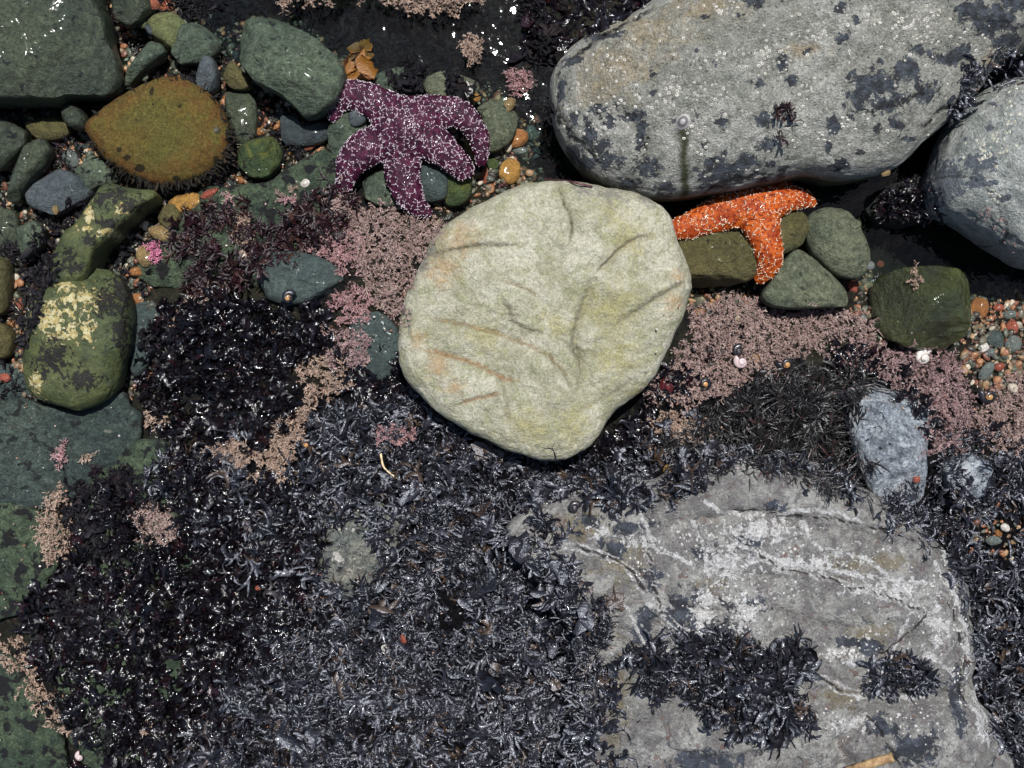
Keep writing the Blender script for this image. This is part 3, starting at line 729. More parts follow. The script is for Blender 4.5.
POOL = [
 ('boulder','dark green wet boulder filling the corner, next to red gravel',[(-40,-40),(90,-40),(100,0),(105,25),(112,50),(118,72),(115,90),(100,97),(80,95),(60,99),(30,101),(-40,104)],'darkgreen',.0,.03,.09,3.2,.05,3),
 ('stone','dark green stone cut off by the frame, above the yellow green stone',[(108,-25),(150,-25),(152,10),(140,22),(125,28),(116,20)],'darkgreen',-.02,.02,.04,2.6,.05,2),
 ('flat_stone','smooth yellow green stone touching the mid green stone near the top',[(148,20),(160,13),(176,14),(186,24),(190,40),(180,50),(165,50),(155,42),(150,30)],'yellowg',-.034,.012,.025,2.4,.04,1),
 ('flat_stone','mid green stone between the yellow green stone and the angular green block',[(180,25),(200,22),(214,33),(222,45),(215,56),(202,64),(180,65),(170,52),(176,40)],'green',-.03,.012,.03,2.6,.05,2),
 ('stone','long green wedge of stone pointing at the ochre oval stone',[(124,88),(128,72),(140,55),(152,41),(163,45),(167,53),(158,62),(145,72),(132,83)],'green',-.026,.016,.03,2.6,.04,3),
 ('stone','small upright blue grey stone above the ochre oval stone',[(205,55),(214,58),(218,72),(217,88),(207,95),(197,88),(197,78),(200,65)],'slate',-.02,.016,.035,2.4,.04,2),
 ('stone','small brown grey triangular stone beside the angular green block',[(231,62),(242,70),(252,84),(246,90),(232,89),(224,80),(225,72)],'olive',-.034,.012,.025,2.5,.04,1),
 ('angular_block','large angular green block between the ochre oval stone and purple sea star',[(232,28),(245,18),(268,9),(285,16),(302,28),(325,47),(344,66),(347,82),(335,105),(318,115),(305,119),(291,102),(270,90),(253,81),(238,62)],'green',.0,.026,.065,3.4,.06,4),
 ('stone','small dark green rounded stone at the tip of the ochre oval stone',[(63,108),(72,104),(84,112),(88,125),(80,130),(66,124)],'darkgreen',-.03,.016,.03,2.4,.04,1),
 ('slate_slab','flat blue grey slate slab above the narrow green stone',[(25,196),(38,180),(52,166),(72,172),(88,182),(95,188),(85,202),(72,207),(55,216),(40,211),(30,206)],'slate',-.035,.012,.03,3.5,.03,3),
 ('flat_stone','flat green stone wedged between the slate slab and ochre oval stone',[(75,170),(94,154),(108,165),(123,178),(115,184),(100,186),(88,194)],'green',-.04,.012,.02,3.0,.04,2),
 ('stone','dark green boulder end at the frame under the corner boulder',[(-25,120),(10,122),(26,130),(27,145),(14,158),(4,170),(-25,172)],'darkgreen',-.03,.02,.04,2.5,.05,2),
 ('stone','long dark green ridge stone beside the slate slab',[(28,144),(45,137),(52,150),(45,165),(30,185),(15,207),(7,202),(12,180),(20,160)],'darkgreen',-.03,.018,.04,2.4,.06,2),
 ('flat_stone','flat brownish green stone with rust spots under the corner boulder',[(28,122),(60,118),(72,130),(60,140),(40,140),(30,132)],'olive',-.05,.01,.02,2.6,.04,0),
 ('stone','mossy green stone between the ochre oval stone and dark slate slab',[(237,148),(255,139),(275,137),(283,150),(280,165),(268,179),(250,178),(239,168)],'mossy',-.03,.02,.03,2.5,.07,3),
 ('stone','dark green stone beneath the small brown triangular stone',[(226,95),(245,92),(256,100),(258,120),(254,140),(240,147),(230,125)],'darkgreen',-.046,.012,.02,2.5,.05,1),
 ('slate_slab','dark slate slab in the shade under the angular green block',[(281,117),(295,116),(306,126),(325,122),(331,130),(327,141),(305,147),(285,144),(281,130)],'darkslate',-.042,.01,.02,3.2,.03,1),
 ('bedrock_slab','broad green bedrock slab below the mossy stone with dark weed along it',[(205,192),(240,184),(270,180),(300,162),(332,150),(352,178),(346,230),(300,275),(220,290),(150,285),(138,255),(165,222)],'bedgreen',-.03,.014,.03,3.2,.05,0),
 ('stone','green stone under the curled arm of the purple sea star',[(329,118),(348,108),(362,112),(368,125),(366,145),(355,163),(340,167),(331,155),(327,135)],'green',-.03,.016,.03,2.8,.05,2),
 ('stone','small blue grey stone tucked under the purple sea star arm',[(350,110),(362,108),(367,120),(358,127),(350,124)],'slate',-.018,.008,.02,2.6,.04,1),
 ('angular_block','square grey green block under the lower arm of the purple sea star',[(415,162),(444,161),(448,178),(446,199),(420,201),(414,185)],'teal',-.03,.014,.03,3.6,.03,1),
 ('stone','olive green stone beside the square block under the purple sea star',[(447,168),(468,170),(472,190),(465,204),(447,206),(444,185)],'mossy',-.036,.014,.03,2.8,.05,1),
 ('stone','dark green stone between two lower arms of the purple sea star',[(358,178),(385,170),(400,185),(402,204),(385,210),(366,200)],'green',-.03,.012,.03,2.6,.05,2),
 ('flat_stone','flat grey stone behind the white pebble and purple sea star',[(423,82),(440,72),(460,75),(480,85),(476,99),(455,103),(432,99)],'paleg',-.042,.012,.03,2.6,.04,1),
 ('flat_stone','flat grey green stone near the huge boulder and small pebbles',[(478,108),(498,100),(517,115),(512,140),(490,153),(476,140),(482,120)],'paleg',-.046,.012,.03,3.0,.04,1),
 ('flat_stone','dull green stone under the hanging weed behind the purple sea star',[(375,76),(400,68),(424,75),(420,93),(395,97),(378,92)],'green',-.046,.012,.03,2.8,.04,1),
 ('stone','yellow green stone cut off by the frame beside the crusted green stone',[(-25,256),(6,259),(11,275),(10,300),(3,315),(-25,316)],'olive',-.026,.018,.03,2.6,.04,0),
 ('stone','olive brown stone at the frame under the yellow green one',[(-25,321),(5,324),(14,338),(12,352),(4,359),(-25,359)],'olive',-.03,.018,.03,2.6,.04,0),
 ('stone','dull green angular stone under the slate slab, near the frame',[(18,228),(36,220),(47,230),(42,248),(28,260),(17,250)],'green',-.036,.014,.03,3.0,.05,2),
 ('stone','dark green sunken stone at the frame under the ridge stone',[(-20,205),(12,210),(20,228),(14,253),(-20,255)],'darkgreen',-.05,.012,.03,2.6,.05,0),
 ('slate_slab','dark teal slab beside the crusted green stone, half under black weed',[(134,306),(165,302),(180,318),(172,340),(152,364),(134,376),(130,340)],'teal',-.034,.014,.03,3.2,.04,1),
 ('flat_stone','dark teal stone between dark red brown weed and the rose coralline knob',[(256,262),(285,252),(318,256),(342,272),(338,294),(305,304),(268,298)],'teal',-.012,.014,.03,3.0,.07,1),
 ('flat_stone','dark teal stone in the hollow beside the pale cracked boulder',[(350,322),(378,312),(398,330),(400,360),(384,380),(358,374),(346,348)],'teal',-.008,.010,.03,3.0,.07,1),
 ('bedrock_slab','smooth teal bedrock slab below the crusted green stone',[(-40,412),(20,400),(80,410),(120,392),(142,420),(136,455),(100,476),(66,502),(20,508),(-40,504)],'bedteal',-.02,.012,.03,3.4,.04,0),
 ('stone','small teal stone between the crusted green stone and frame',[(-15,362),(12,364),(28,378),(34,398),(15,406),(-15,408)],'teal',-.04,.012,.03,2.8,.05,1),
 ('bedrock_slab','green bedrock slab with black specks near the lower frame corner',[(-40,645),(8,655),(35,688),(58,730),(72,780),(60,810),(-40,810)],'bedgreen',-.018,.012,.03,3.0,.05,0),
 ('bedrock_slab','green bedrock slab at the frame below the smooth teal slab',[(-40,503),(45,512),(62,545),(44,588),(15,615),(-40,620)],'bedgreen',-.018,.012,.03,3.0,.06,0),
 ('bedrock_slab','green bedrock mostly hidden under black weed beside a round coralline tuft',[(105,450),(160,440),(205,480),(212,560),(150,592),(90,570),(84,500)],'bedgreen',-.02,.013,.03,3.0,.06,0),
 ('bedrock_slab','patchy green bedrock showing through wet black weed near the bottom',[(60,620),(130,600),(180,660),(190,740),(130,790),(70,740)],'bedgreen',-.02,.011,.03,3.0,.06,0),
 ('stone','long olive brown stone lying under the orange sea star',[(670,240),(700,226),(760,214),(800,211),(809,228),(800,246),(772,262),(752,279),(720,289),(690,289),(674,272)],'olive',-.012,.018,.045,2.5,.05,1),
 ('round_stone','smooth round grey green stone beside the orange sea star',[(812,212),(830,207),(848,212),(860,228),(869,250),(868,270),(855,279),(838,276),(820,262),(807,245),(805,225)],'paleg',-.016,.018,.05,2.3,.03,0),
 ('triangular_stone','flat triangular grey green stone below the orange sea star',[(796,247),(812,257),(830,272),(854,302),(846,307),(800,309),(772,308),(760,298),(775,270)],'paleg',-.014,.014,.045,3.6,.03,2),
 ('wet_rock','dark wet rock wedged between the huge boulder and bluish boulder',[(862,202),(880,188),(905,180),(930,176),(940,200),(934,220),(905,228),(880,222)],'blackrock',-.035,.03,.07,2.3,.12,3),
 ('wet_rock','blocky glossy olive green rock beside pink coralline and red gravel',[(875,284),(893,270),(925,266),(955,270),(966,288),(968,315),(964,335),(950,352),(920,352),(895,342),(878,327),(872,303)],'wetgreen',-.012,.060,.06,2.6,.06,0),
 ('angular_rock','pale blue grey angular rock sloping down into wiry weed above the crusted outcrop',[(846,392),(864,382),(890,380),(920,394),(932,418),(928,455),(922,500),(900,518),(876,504),(862,472),(852,440),(844,415)],'bluerock',.014,.032,.05,2.4,.1,5),
 ('stone','dark blue grey rock beside black weed near the frame edge',[(945,464),(968,452),(990,462),(996,480),(980,498),(958,500),(946,486)],'bluerock',.012,.012,.04,2.3,.12,2),
 ('stone','pale mottled rock with olive rim peeping out of black seaweed mat',[(312,536),(338,502),(380,500),(402,526),(392,570),(352,600),(308,592)],'reefrock',.014,.013,.04,2.4,.12,2),
]
rocks = {}
PLANES = {'wet_rock': [(178, 34, .40), (-80, 40, .50), (8, 40, .74), (80, 58, .70), (-20, 70, .80), (130, 55, .8)],
          'angular_block': [(70, 50, .74), (-110, 45, .80), (20, 65, .88), (200, 60, .84)],
          'angular_rock': [(-75, 62, .62), (60, 50, .8), (170, 48, .72), (0, 45, .75)],
          'triangular_stone': [(90, 82, .8)], 'slate_slab': [(120, 80, .85)]}
for k, (nm, lab, pts, mk, ze, ht, hb, p, amp, cuts) in enumerate(POOL):
    rocks[lab] = rock(nm, lab, 'rock' if 'rock' in nm else ('boulder' if nm == 'boulder' else 'stone'), pts, M[mk], ze, ht, hb, p, amp * (1.5 if 'slab' in nm else 1.2), 1.2, cuts + (2 if cuts > 1 else 0), .002, seed=30 + k,
                      smooth_outline=cuts < 2, edge_noise=.05 if 'bedrock' in nm else .022, planes=PLANES.get(nm))
    if 'slab' in nm: rocks[lab]['kind'] = 'thing'

# ---- pebbles one can tell apart
PEB = [  # x, y, rx, ry, rot, material, label
 (517,139,12,9,.5,'orange','orange brown pebble beside the flat grey green stone'),
 (510,172,11,14,-.3,'ochre','ochre oval pebble at the upper edge of the pale cracked stone'),
 (484,177,5,8,0,'rust','rust red pebble below the purple sea star arm tip'),
 (493,164,6,8,.2,'mossy','small olive pebble next to the ochre oval pebble'),
 (525,114,7,6,.3,'slate','small blue grey pebble near the huge boulder, above the orange brown pebble'),
 (509,105,6,9,-.6,'tan','tan pebble under the hanging pink fronds by the huge boulder'),
 (532,134,6,9,.2,'greyp','grey green pebble between the orange brown pebble and huge boulder'),
 (520,151,8,4,.0,'greyp','thin grey pebble under the orange brown pebble'),
 (538,158,6,11,.1,'teal','teal pebble in the dark gap beside the huge boulder'),
 (536,120,5,6,.1,'rust','reddish pebble in the gap beside the huge boulder'),
 (466,91,7,9,-.4,'whitep','smooth white pebble above the purple sea star'),
 (456,98,8,5,.3,'ochre','golden pebble half under the white pebble'),
 (475,98,6,5,.3,'ochre','golden pebble between white pebble and purple sea star arm'),
 (469,152,5,14,.2,'tan','narrow tan pebble between two arms of the purple sea star'),
 (72,159,8,10,.6,'greyp','pale grey green pebble on red gravel above the slate slab'),
 (82,148,8,5,-.2,'teal','small dark teal pebble above the pale grey green pebble'),
 (187,203,19,10,.2,'ochre','long ochre stone under the dark fringe of the oval stone'),
 (170,217,12,13,-.2,'olive','olive green disc stone below the long ochre stone'),
 (161,233,13,8,-.4,'tan','brown flat pebble under the olive green disc stone'),
 (146,256,9,12,.2,'tan','tan brown flat stone next to a bright pink tuft'),
 (143,24,5,5,0,'yellowg','small round yellow green pebble beside the yellow green stone'),
 (150,30,4,6,.7,'slate','little grey pebble beside the round yellow green pebble'),
 (144,77,5,5,0,'paleg','small pale green pebble under the long green wedge'),
 (236,55,4,5,0,'darkslate','small dark pebble against the angular green block'),
 (280,117,6,5,0,'teal','small teal pebble beside the dark slate slab'),
 (229,184,5,4,0,'darkslate','small dark grey pebble among gravel under the oval stone'),
 (228,175,6,5,.3,'paleg','small pale olive pebble among gravel beside the mossy stone'),
 (240,180,5,4,-.5,'orange','small orange pebble beside the mossy stone'),
 (262,131,7,5,.3,'orange','rust orange pebble above the mossy stone'),
 (276,126,6,4,.3,'orange','bright orange pebble between mossy stone and dark slate slab'),
 (291,151,4,5,0,'ochre','small golden pebble below the dark slate slab'),
 (300,152,8,4,.2,'teal','thin teal pebble under the dark slate slab'),
 (310,147,7,3,.4,'rust','thin rust pebble at the lower edge of the dark slate slab'),
 (92,108,8,4,.3,'red','brick red flat pebble by the ochre oval stone'),
 (152,4,8,6,-.3,'rust','brick brown pebble above the yellow green stone'),
 (168,6,9,6,.3,'rust','reddish brown pebble beside the brick brown pebble'),
 (209,194,10,4,.5,'red','thin red pebble between the oval stone fringe and green slab'),
 (978,309,10,12,-.3,'orange','large orange pebble beside the blocky olive green rock'),
 (1012,344,9,9,.0,'greyp','grey green rounded pebble in the gravel near the frame edge'),
 (994,339,9,11,.5,'teal','dark green pebble in the gravel beside the grey green pebble'),
 (984,371,6,11,-.6,'greyp','long pale green pebble between gravel and pink coralline'),
 (1004,359,7,4,0,'paleg','flat pale green pebble below the dark green pebble'),
 (1012,327,6,7,.2,'red','bright red pebble in the gravel by the frame'),
 (1010,315,8,5,0,'greyp','light grey pebble in the gravel above the bright red pebble'),
 (1018,315,3,4,0,'red','small red pebble beside the light grey pebble'),
 (998,308,6,4,.2,'red','orange red pebble near the dark water under the bluish boulder'),
 (984,348,5,6,0,'whitep','pale pinkish pebble under the large orange pebble'),
 (990,353,5,5,0,'greyp','small grey pebble under the dark green pebble'),
 (997,367,6,4,.3,'red','dull red pebble above the pink coralline'),
 (864,286,8,7,.5,'paleg','small green pebble between the triangular stone and blocky rock'),
 (852,287,5,7,.3,'red','brick red pebble at the corner of the triangular stone'),
 (870,266,5,5,0,'greyp','small pale grey pebble touching the round grey green stone'),
 (880,264,4,4,0,'red','tiny red pebble in the water beside the round stone'),
 (698,302,6,5,.3,'paleg','pale grey pebble at the edge of the pale cracked stone'),
 (713,306,5,5.5,.3,'ochre','round golden pebble on the coralline below the olive brown stone'),
 (699,313,8,4,.1,'orange','orange pebble beside the pale cracked stone'),
 (757,359,8,5,-.1,'ochre','golden brown pebble next to the white shell'),
 (855,225,6,5,.5,'paleg','small cream stone in dark water by the round stone'),
 (885,172,5,6,0,'tan','tan round pebble caught under the huge boulder'),
 (991,540,8,5,.0,'greyp','grey pebble in the weed beside the crusted outcrop'),
 (1003,527,5,4,-.5,'whitep','cream white pebble in the weed beside the grey pebble'),
 (998,533,4,4,0,'orange','orange pink pebble between the grey and cream pebbles'),
 (916,479,4,4,0,'red','orange red pebble by the mottled blue grey rock'),
 (260,587,4,3,.3,'red','tiny red stone in the black weed below the pale mottled rock'),
 (404,638,4,5,.6,'red','tiny brick red stone lying on the grey black weed mat'),
 (387,648,6,4,-.6,'whitep','tiny white stone beside the brick red one on the weed mat'),
 (5,378,6,5,0,'red','salmon red pebble beside the small teal stone'),
 (20,305,5,7,0,'rust','brown red pebble next to the crusted green stone'),
 (12,324,6,4,.4,'orange','orange flake pebble between the two olive stones'),
 (138,300,7,7,0,'orange','bright orange pebble at the side of the crusted green stone'),
 (137,272,7,5,0,'orange','orange tan pebble below the tan brown flat stone'),
 (138,283,8,4,.2,'greyp','grey pebble between two orange ones'),
 (56,210,4,5,0,'tan','small pinkish tan pebble under the slate slab'),
 (669,471,7,8,0,'ochre','brown amber stone under a beige coralline tuft'),
]
def unit_pebble(seed, ns=24, nr=8, e=2.3, cuts=5):
    ph = np.linspace(0, math.pi, nr + 1)[1:-1]
    th = np.linspace(0, 2 * math.pi, ns, endpoint=False)
    V = [(0, 0, 1)]
    for a in ph:
        for t in th:
            s = abs(math.sin(a)) ** (2 / e)
            V.append((s * math.cos(t), s * math.sin(t), math.copysign(abs(math.cos(a)) ** (2 / e), math.cos(a))))
    V.append((0, 0, -1))
    V = np.array(V)
    i = 1 + np.arange(len(ph) * ns).reshape(len(ph), ns); j = np.roll(i, -1, 1)
    F4 = np.stack([i[:-1].ravel(), i[1:].ravel(), j[1:].ravel(), j[:-1].ravel()], 1)
    F3 = np.vstack([np.stack([np.zeros(ns, int), i[0], j[0]], 1), np.stack([i[-1], np.full(ns, len(V) - 1), j[-1]], 1)])
    rg = np.random.default_rng(seed)
    for _ in range(cuts):
        n = rg.normal(size=3); n /= np.linalg.norm(n)
        q = V @ n
        V = V - np.outer(np.maximum(q - rg.uniform(.6 if cuts > 5 else .72, .92), 0) * .85, n)
    V = V * (1 + .10 * fbm(V, 1.3, 2, .5, seed * 3.1))[:, None]
    return V, F3, F4
bvh0 = BVHTree.FromPolygons(np.vstack(BVH_V).tolist(), [f for a in BVH_F for f in a.tolist()])
def hit(px, py, bvh):
    d = Vector(((px - 512) * .001, (384 - py) * .001, -H)).normalized()
    r = bvh.ray_cast(Vector((0, 0, H)), d)
    return (r[0], r[1]) if r[0] is not None else (None, None)
for k, (px, py, rx, ry, rot, mk, lab) in enumerate(PEB):
    p, n = hit(px, py, bvh0)
    V, F3, F4 = unit_pebble(100 + k)
    rz = min(rx, ry) * .66
    V = V * np.array([rx, ry, rz]) * .001 * (H - p.z) / H
    c, s = math.cos(rot), math.sin(rot)
    V = np.stack([c * V[:, 0] - s * V[:, 1], s * V[:, 0] + c * V[:, 1], V[:, 2]], 1)
    V[:, 2] += V[:, 0] * random.uniform(-.25, .25)
    up = .006 if ('coralline' in lab or 'weed' in lab) and 'stone' not in lab.split()[-1] else 0
    o = mesh_obj('pebble', V + np.array([p.x, p.y, p.z + up + rz * .00035]), [F3, F4], M[mk], bvh=True)
    tag(o, lab, 'pebble', 'pebbles lying about the pool and reef')
#@@PART2
# ------------------------------------------------------------------ scattering helpers
def build_bvh():
    return BVHTree.FromPolygons(np.vstack(BVH_V).tolist(), [f for a in BVH_F for f in a.tolist()])
bvh1 = build_bvh()

def scatter(poly, per, thr=None, scale=40, jag=5., seed=1, avoid=None, bvh=None, maxz=None):
    """points on the surface below the photo polygon, one per `per` square px, edges broken up by noise"""
    P = np.asarray(poly, float)
    lo, hi = P.min(0) - jag, P.max(0) + jag
    n = int((hi - lo).prod() / per)
    rg = np.random.default_rng(seed)
    x = rg.uniform(lo[0], hi[0], n); y = rg.uniform(lo[1], hi[1], n)
    jx = jag * 1.6 * noise2(x * .001, y * .001, 70, 3, seed); jy = jag * 1.6 * noise2(x * .001, y * .001, 70, 3, seed + 4.)
    m = inside(P, x + jx, y + jy)
    if thr is not None:
        m &= noise2(x * .001, y * .001, scale, 3, seed * 1.7) > thr
    for a in (avoid or []):
        m &= ~inside(np.asarray(a, float), x, y)
    m &= (x > -25) & (x < 1050) & (y > -25) & (y < 795)
    pts, nrm = [], []
    for a, b in zip(x[m], y[m]):
        p, nn = hit(a, b, bvh or bvh1)
        if p is None or nn.z < .1 or (maxz is not None and p.z > maxz):
            continue
        pts.append(p); nrm.append(nn)
    return np.array(pts).reshape(-1, 3), np.array(nrm).reshape(-1, 3)

def blades(P, az, L, Wd, e0, e1, curl, K=4, fold=.25, roll=None, tip=.35, rnd=None):
    n = len(P)
    rg = RNG
    one = np.ones(n)
    L, Wd, e0, e1, curl = (one * v for v in (L, Wd, e0, e1, curl))
    roll = one * (0 if roll is None else roll)
    rnd = rg.uniform(0, 1, n) if rnd is None else rnd
    pos = P.copy()
    V = np.zeros((n, K + 1, 3, 3)); Sx = np.zeros((n, K + 1, 3))
    for k in range(K + 1):
        s = k / K
        a = az + curl * s
        e = e0 + (e1 - e0) * s
        d = np.stack([np.cos(a) * np.cos(e), np.sin(a) * np.cos(e), np.sin(e)], 1)
        sd_ = np.stack([-np.sin(a), np.cos(a), 0 * a], 1)
        nn = np.cross(d, sd_)
        r = roll * (0.4 + s) + .3 * np.sin(6 * s + rnd * 20)
        side = sd_ * np.cos(r)[:, None] + nn * np.sin(r)[:, None]
        up = -sd_ * np.sin(r)[:, None] + nn * np.cos(r)[:, None]
        prof = (.45 + .55 * math.sin(math.pi * min(1, s * .75 + .12))) * (1 if k < K else tip)
        w_ = Wd * prof * (1 + .25 * np.sin(rnd * 40 + k * 2.3))
        V[:, k, 0] = pos - side * w_[:, None] * .5
        V[:, k, 1] = pos - up * (w_ * fold)[:, None]
        V[:, k, 2] = pos + side * w_[:, None] * .5
        Sx[:, k, :] = s
        pos = pos + d * (L / K)[:, None]
    i = np.arange(n * (K + 1) * 3).reshape(n, K + 1, 3)
    F = np.concatenate([np.stack([i[:, :-1, c].ravel(), i[:, :-1, c + 1].ravel(), i[:, 1:, c + 1].ravel(), i[:, 1:, c].ravel()], 1) for c in (0, 1)])
    return V.reshape(-1, 3), F, Sx.ravel(), np.repeat(rnd, (K + 1) * 3)

def weed_mat(name, a, b, c, rough, spec=.5, coat=0., cthr=.8, tint=None):
    m = Mat(name)
    r = m.attr('rnd')
    col = m.mix(m.ss(r, .1, .9), a, b)
    col = m.mix(m.ss(r, cthr, cthr + .02), col, c)
    n = m.bump(m.noise(420, 3, .6), .5, .002)
    mt = m.bsdf(col, rough, n, spec, coat, .06)
    if tint:
        for b_ in m.t.nodes:
            if b_.type == 'BSDF_PRINCIPLED': b_.inputs['Specular Tint'].default_value = tint
    return mt
WEED = {
 'dry': weed_mat('grey black seaweed', C(15,13,17), C(38,36,42), C(72,56,42), .37, .85, .12, .94, (.84,.88,1.0,1)),
 'wet': weed_mat('glossy black red seaweed', C(11,8,12), C(22,16,21), C(36,18,22), .12, .5, .25, .95),
 'wiry': weed_mat('wiry dark seaweed', C(20,19,20), C(44,42,42), C(66,42,40), .36, .7, 0., .93),
 'red': weed_mat('dark red brown seaweed', C(26,12,16), C(44,18,24), C(66,42,34), .4, .4, 0., .9),
 'sunk': weed_mat('sunken black seaweed', C(14,12,18), C(22,19,25), C(30,20,26), .6, .2, 0., .9),
 'deep': weed_mat('black weed under water', C(12,10,15), C(22,19,25), C(40,30,30), .6, .1, 0., .92),
 'gold': weed_mat('golden brown seaweed', C(118,74,22), C(142,94,32), C(92,52,18), .5, .4, 0., .8),
 'fringe': weed_mat('black brown fringe', C(16,14,12), C(30,26,18), C(48,38,22), .7, .2, 0., .9),
}
def weed(name, label, poly, mat, per, L, Wd, seed, thr=None, scale=40, jag=7, flow=14, spread=1.0, e0=(.2, 1.1), e1=(-.9, .2), clump=None, kind='stuff', K=4,
         avoid=None, parent=None, lift=.0, cat='seaweed', bvh=None, maxz=None, roll=.5, curl=1.1, forks=0, hump=None, tip=.35):
    P, N = scatter(poly, per, thr, scale, jag, seed, avoid, bvh, maxz)
    n = len(P)
    if n == 0: return None
    rg = np.random.default_rng(seed + 900)
    az = 2.6 * noise2(P[:, 0], P[:, 1], flow, 2, seed) * math.pi + rg.normal(0, spread, n)
    if clump:
        cx = rg.choice(n, max(1, n // clump), replace=False)
        best = np.zeros(n, int); bd = np.full(n, 9.)
        for j in cx:
            d = np.hypot(P[:, 0] - P[j, 0], P[:, 1] - P[j, 1])
            q = d < bd
            bd[q] = d[q]; best[q] = j
        P = P + (P[best] - P) * .35
        P[:, 2] += np.clip(.006 - bd * .5, 0, .006)
        az = np.arctan2(P[:, 1] - P[best, 1], P[:, 0] - P[best, 0]) + rg.normal(0, .5, n)
    if hump is None: hump = .016 if n > 3000 else 0
    if hump:
        P[:, 2] += np.clip(hump * noise2(P[:, 0], P[:, 1], 38, 3, seed + 2.), -.004, hump)
    P[:, 2] += rg.uniform(0, .004, n) + lift
    big = np.exp(rg.normal(0, .38, n)) * (1 + .5 * noise2(P[:, 0], P[:, 1], 22, 2, seed + 6.))
    big = np.clip(big, .45, 2.3)
    Ls, Ws = rg.uniform(*L, n) * big ** .6, rg.uniform(*Wd, n) * big
    E0, E1, CU, RO, RN = rg.uniform(*e0, n), rg.uniform(*e1, n), rg.normal(0, curl, n), rg.normal(0, roll, n), rg.uniform(0, 1, n)
    if forks:
        # side lobes leave the frond part way up
        st = [(P, az, Ls, Ws, E0, E1, CU, RO, RN)]
        for k in range(forks):
            f = rg.uniform(.3, .7, n)
            a = az + CU * f * .5; e = E0 + (E1 - E0) * f * .5
            Q = P + np.stack([np.cos(a) * np.cos(e), np.sin(a) * np.cos(e), np.sin(e)], 1) * (Ls * f)[:, None]
            sg = (1 if k % 2 == 0 else -1) * rg.uniform(.5, 1.1, n)
            st.append((Q, a + sg, Ls * rg.uniform(.4, .75, n), Ws * rg.uniform(.6, 1.0, n), e + rg.normal(0, .3, n), E1 + rg.normal(0, .3, n), CU + sg * .6, RO + rg.normal(0, .4, n), RN))
        P, az, Ls, Ws, E0, E1, CU, RO, RN = (np.concatenate(v) for v in zip(*st))
    V, F, s, r = blades(P, az, Ls, Ws, E0, E1, CU, K, .22, RO, tip, RN)
    o = mesh_obj(name, V, [F], WEED[mat] if isinstance(mat, str) else mat, parent, attrs={'s': s, 'rnd': r})
    if parent is None:
        tag(o, label, cat, None, kind)
    return o

# ------------------------------------------------------------------ gravel
def gravel(label, poly, per, seed, size=(1.6, 4.2), palette=None, avoid=None, maxz=None):
    P, N = scatter(poly, per, None, 40, 6, seed, avoid, BVH_G, maxz)
    rg = np.random.default_rng(seed)
    pal = np.array([c[:3] for c in palette])
    prot = [unit_pebble(700 + k, 9, 6, 2.4, 9) for k in range(10)]
    Vs, F3s, F4s, Cs, Ks = [], [], [], [], []
    off = 0
    for q in P:
        V, F3, F4 = prot[rg.integers(10)]
        r = rg.uniform(*size) * .001 * rg.choice([.5, .7, 1, 1, 1.7])
        a = rg.uniform(0, 6.28)
        v = V * np.array([r, r * rg.uniform(.5, .95), r * rg.uniform(.4, .7)])
        v = np.stack([math.cos(a) * v[:, 0] - math.sin(a) * v[:, 1], math.sin(a) * v[:, 0] + math.cos(a) * v[:, 1], v[:, 2] + v[:, 0] * rg.uniform(-.4, .4)], 1)
        Vs.append(v + q + np.array([0, 0, r * rg.uniform(.1, .6)]))
        F3s.append(F3 + off); F4s.append(F4 + off); off += len(v)
        c = pal[rg.integers(len(pal))] * rg.uniform(.65, 1.15)
        Cs.append(np.tile(np.clip(c, 0, 1), (len(v), 1)))
    m = Mat('gravel stone')
    col = m.mix(m.math('MULTIPLY', m.ss(m.noise(700, 3, .7), .45, .65), .5), m.attr('col', 'Color'), C(60, 52, 44))
    mat = m.bsdf(col, .5, m.bump(m.noise(900, 3, .7), .4, .001), .4, .25)
    o = mesh_obj('gravel', np.vstack(Vs), [np.vstack(F3s), np.vstack(F4s)], mat, attrs={'col': np.vstack(Cs)})
    tag(o, label, 'gravel', None, 'stuff')
ORG = [C(150,98,66), C(162,112,76), C(128,78,60), C(178,144,108), C(116,102,78), C(92,98,84), C(72,78,70), C(196,184,164), C(104,68,56), C(58,52,46), C(132,106,80), C(84,88,78), C(104,98,82)]
GRN = [C(82,90,76), C(68,76,66), C(100,102,84), C(132,92,66), C(116,106,82), C(54,56,50), C(170,156,130), C(132,80,62)]
gravel('orange, red and green fine gravel in the gaps between the pool stones',
       [(-20,-20),(200,-20),(225,20),(300,20),(350,60),(480,80),(545,100),(560,180),(520,190),(470,210),(440,225),(340,180),(300,165),(230,190),(205,215),(160,260),(150,300),(180,360),(140,400),(20,408),(-20,410)], 13, 5, (1.6, 3.6), ORG + GRN[:3])
gravel('red and orange gravel bank beside the blocky olive green rock',
       [(830,262),(870,262),(880,300),(960,290),(1000,285),(1040,300),(1040,380),(985,395),(965,380),(960,350),(880,345),(850,310),(860,290)], 9, 6, (1.6, 3.8), ORG, maxz=.0)
gravel('pale and rusty gravel caught under the pale boulder and orange sea star', [(670,270),(700,290),(770,280),(800,300),(780,320),(700,325),(690,310)], 14, 7, (1.5, 3.4), ORG + GRN)
gravel('mixed gravel in the weed beside the crusted outcrop', [(955,515),(1000,505),(1030,515),(1030,560),(990,560),(960,545)], 20, 8, (1.4, 3.0), ORG)

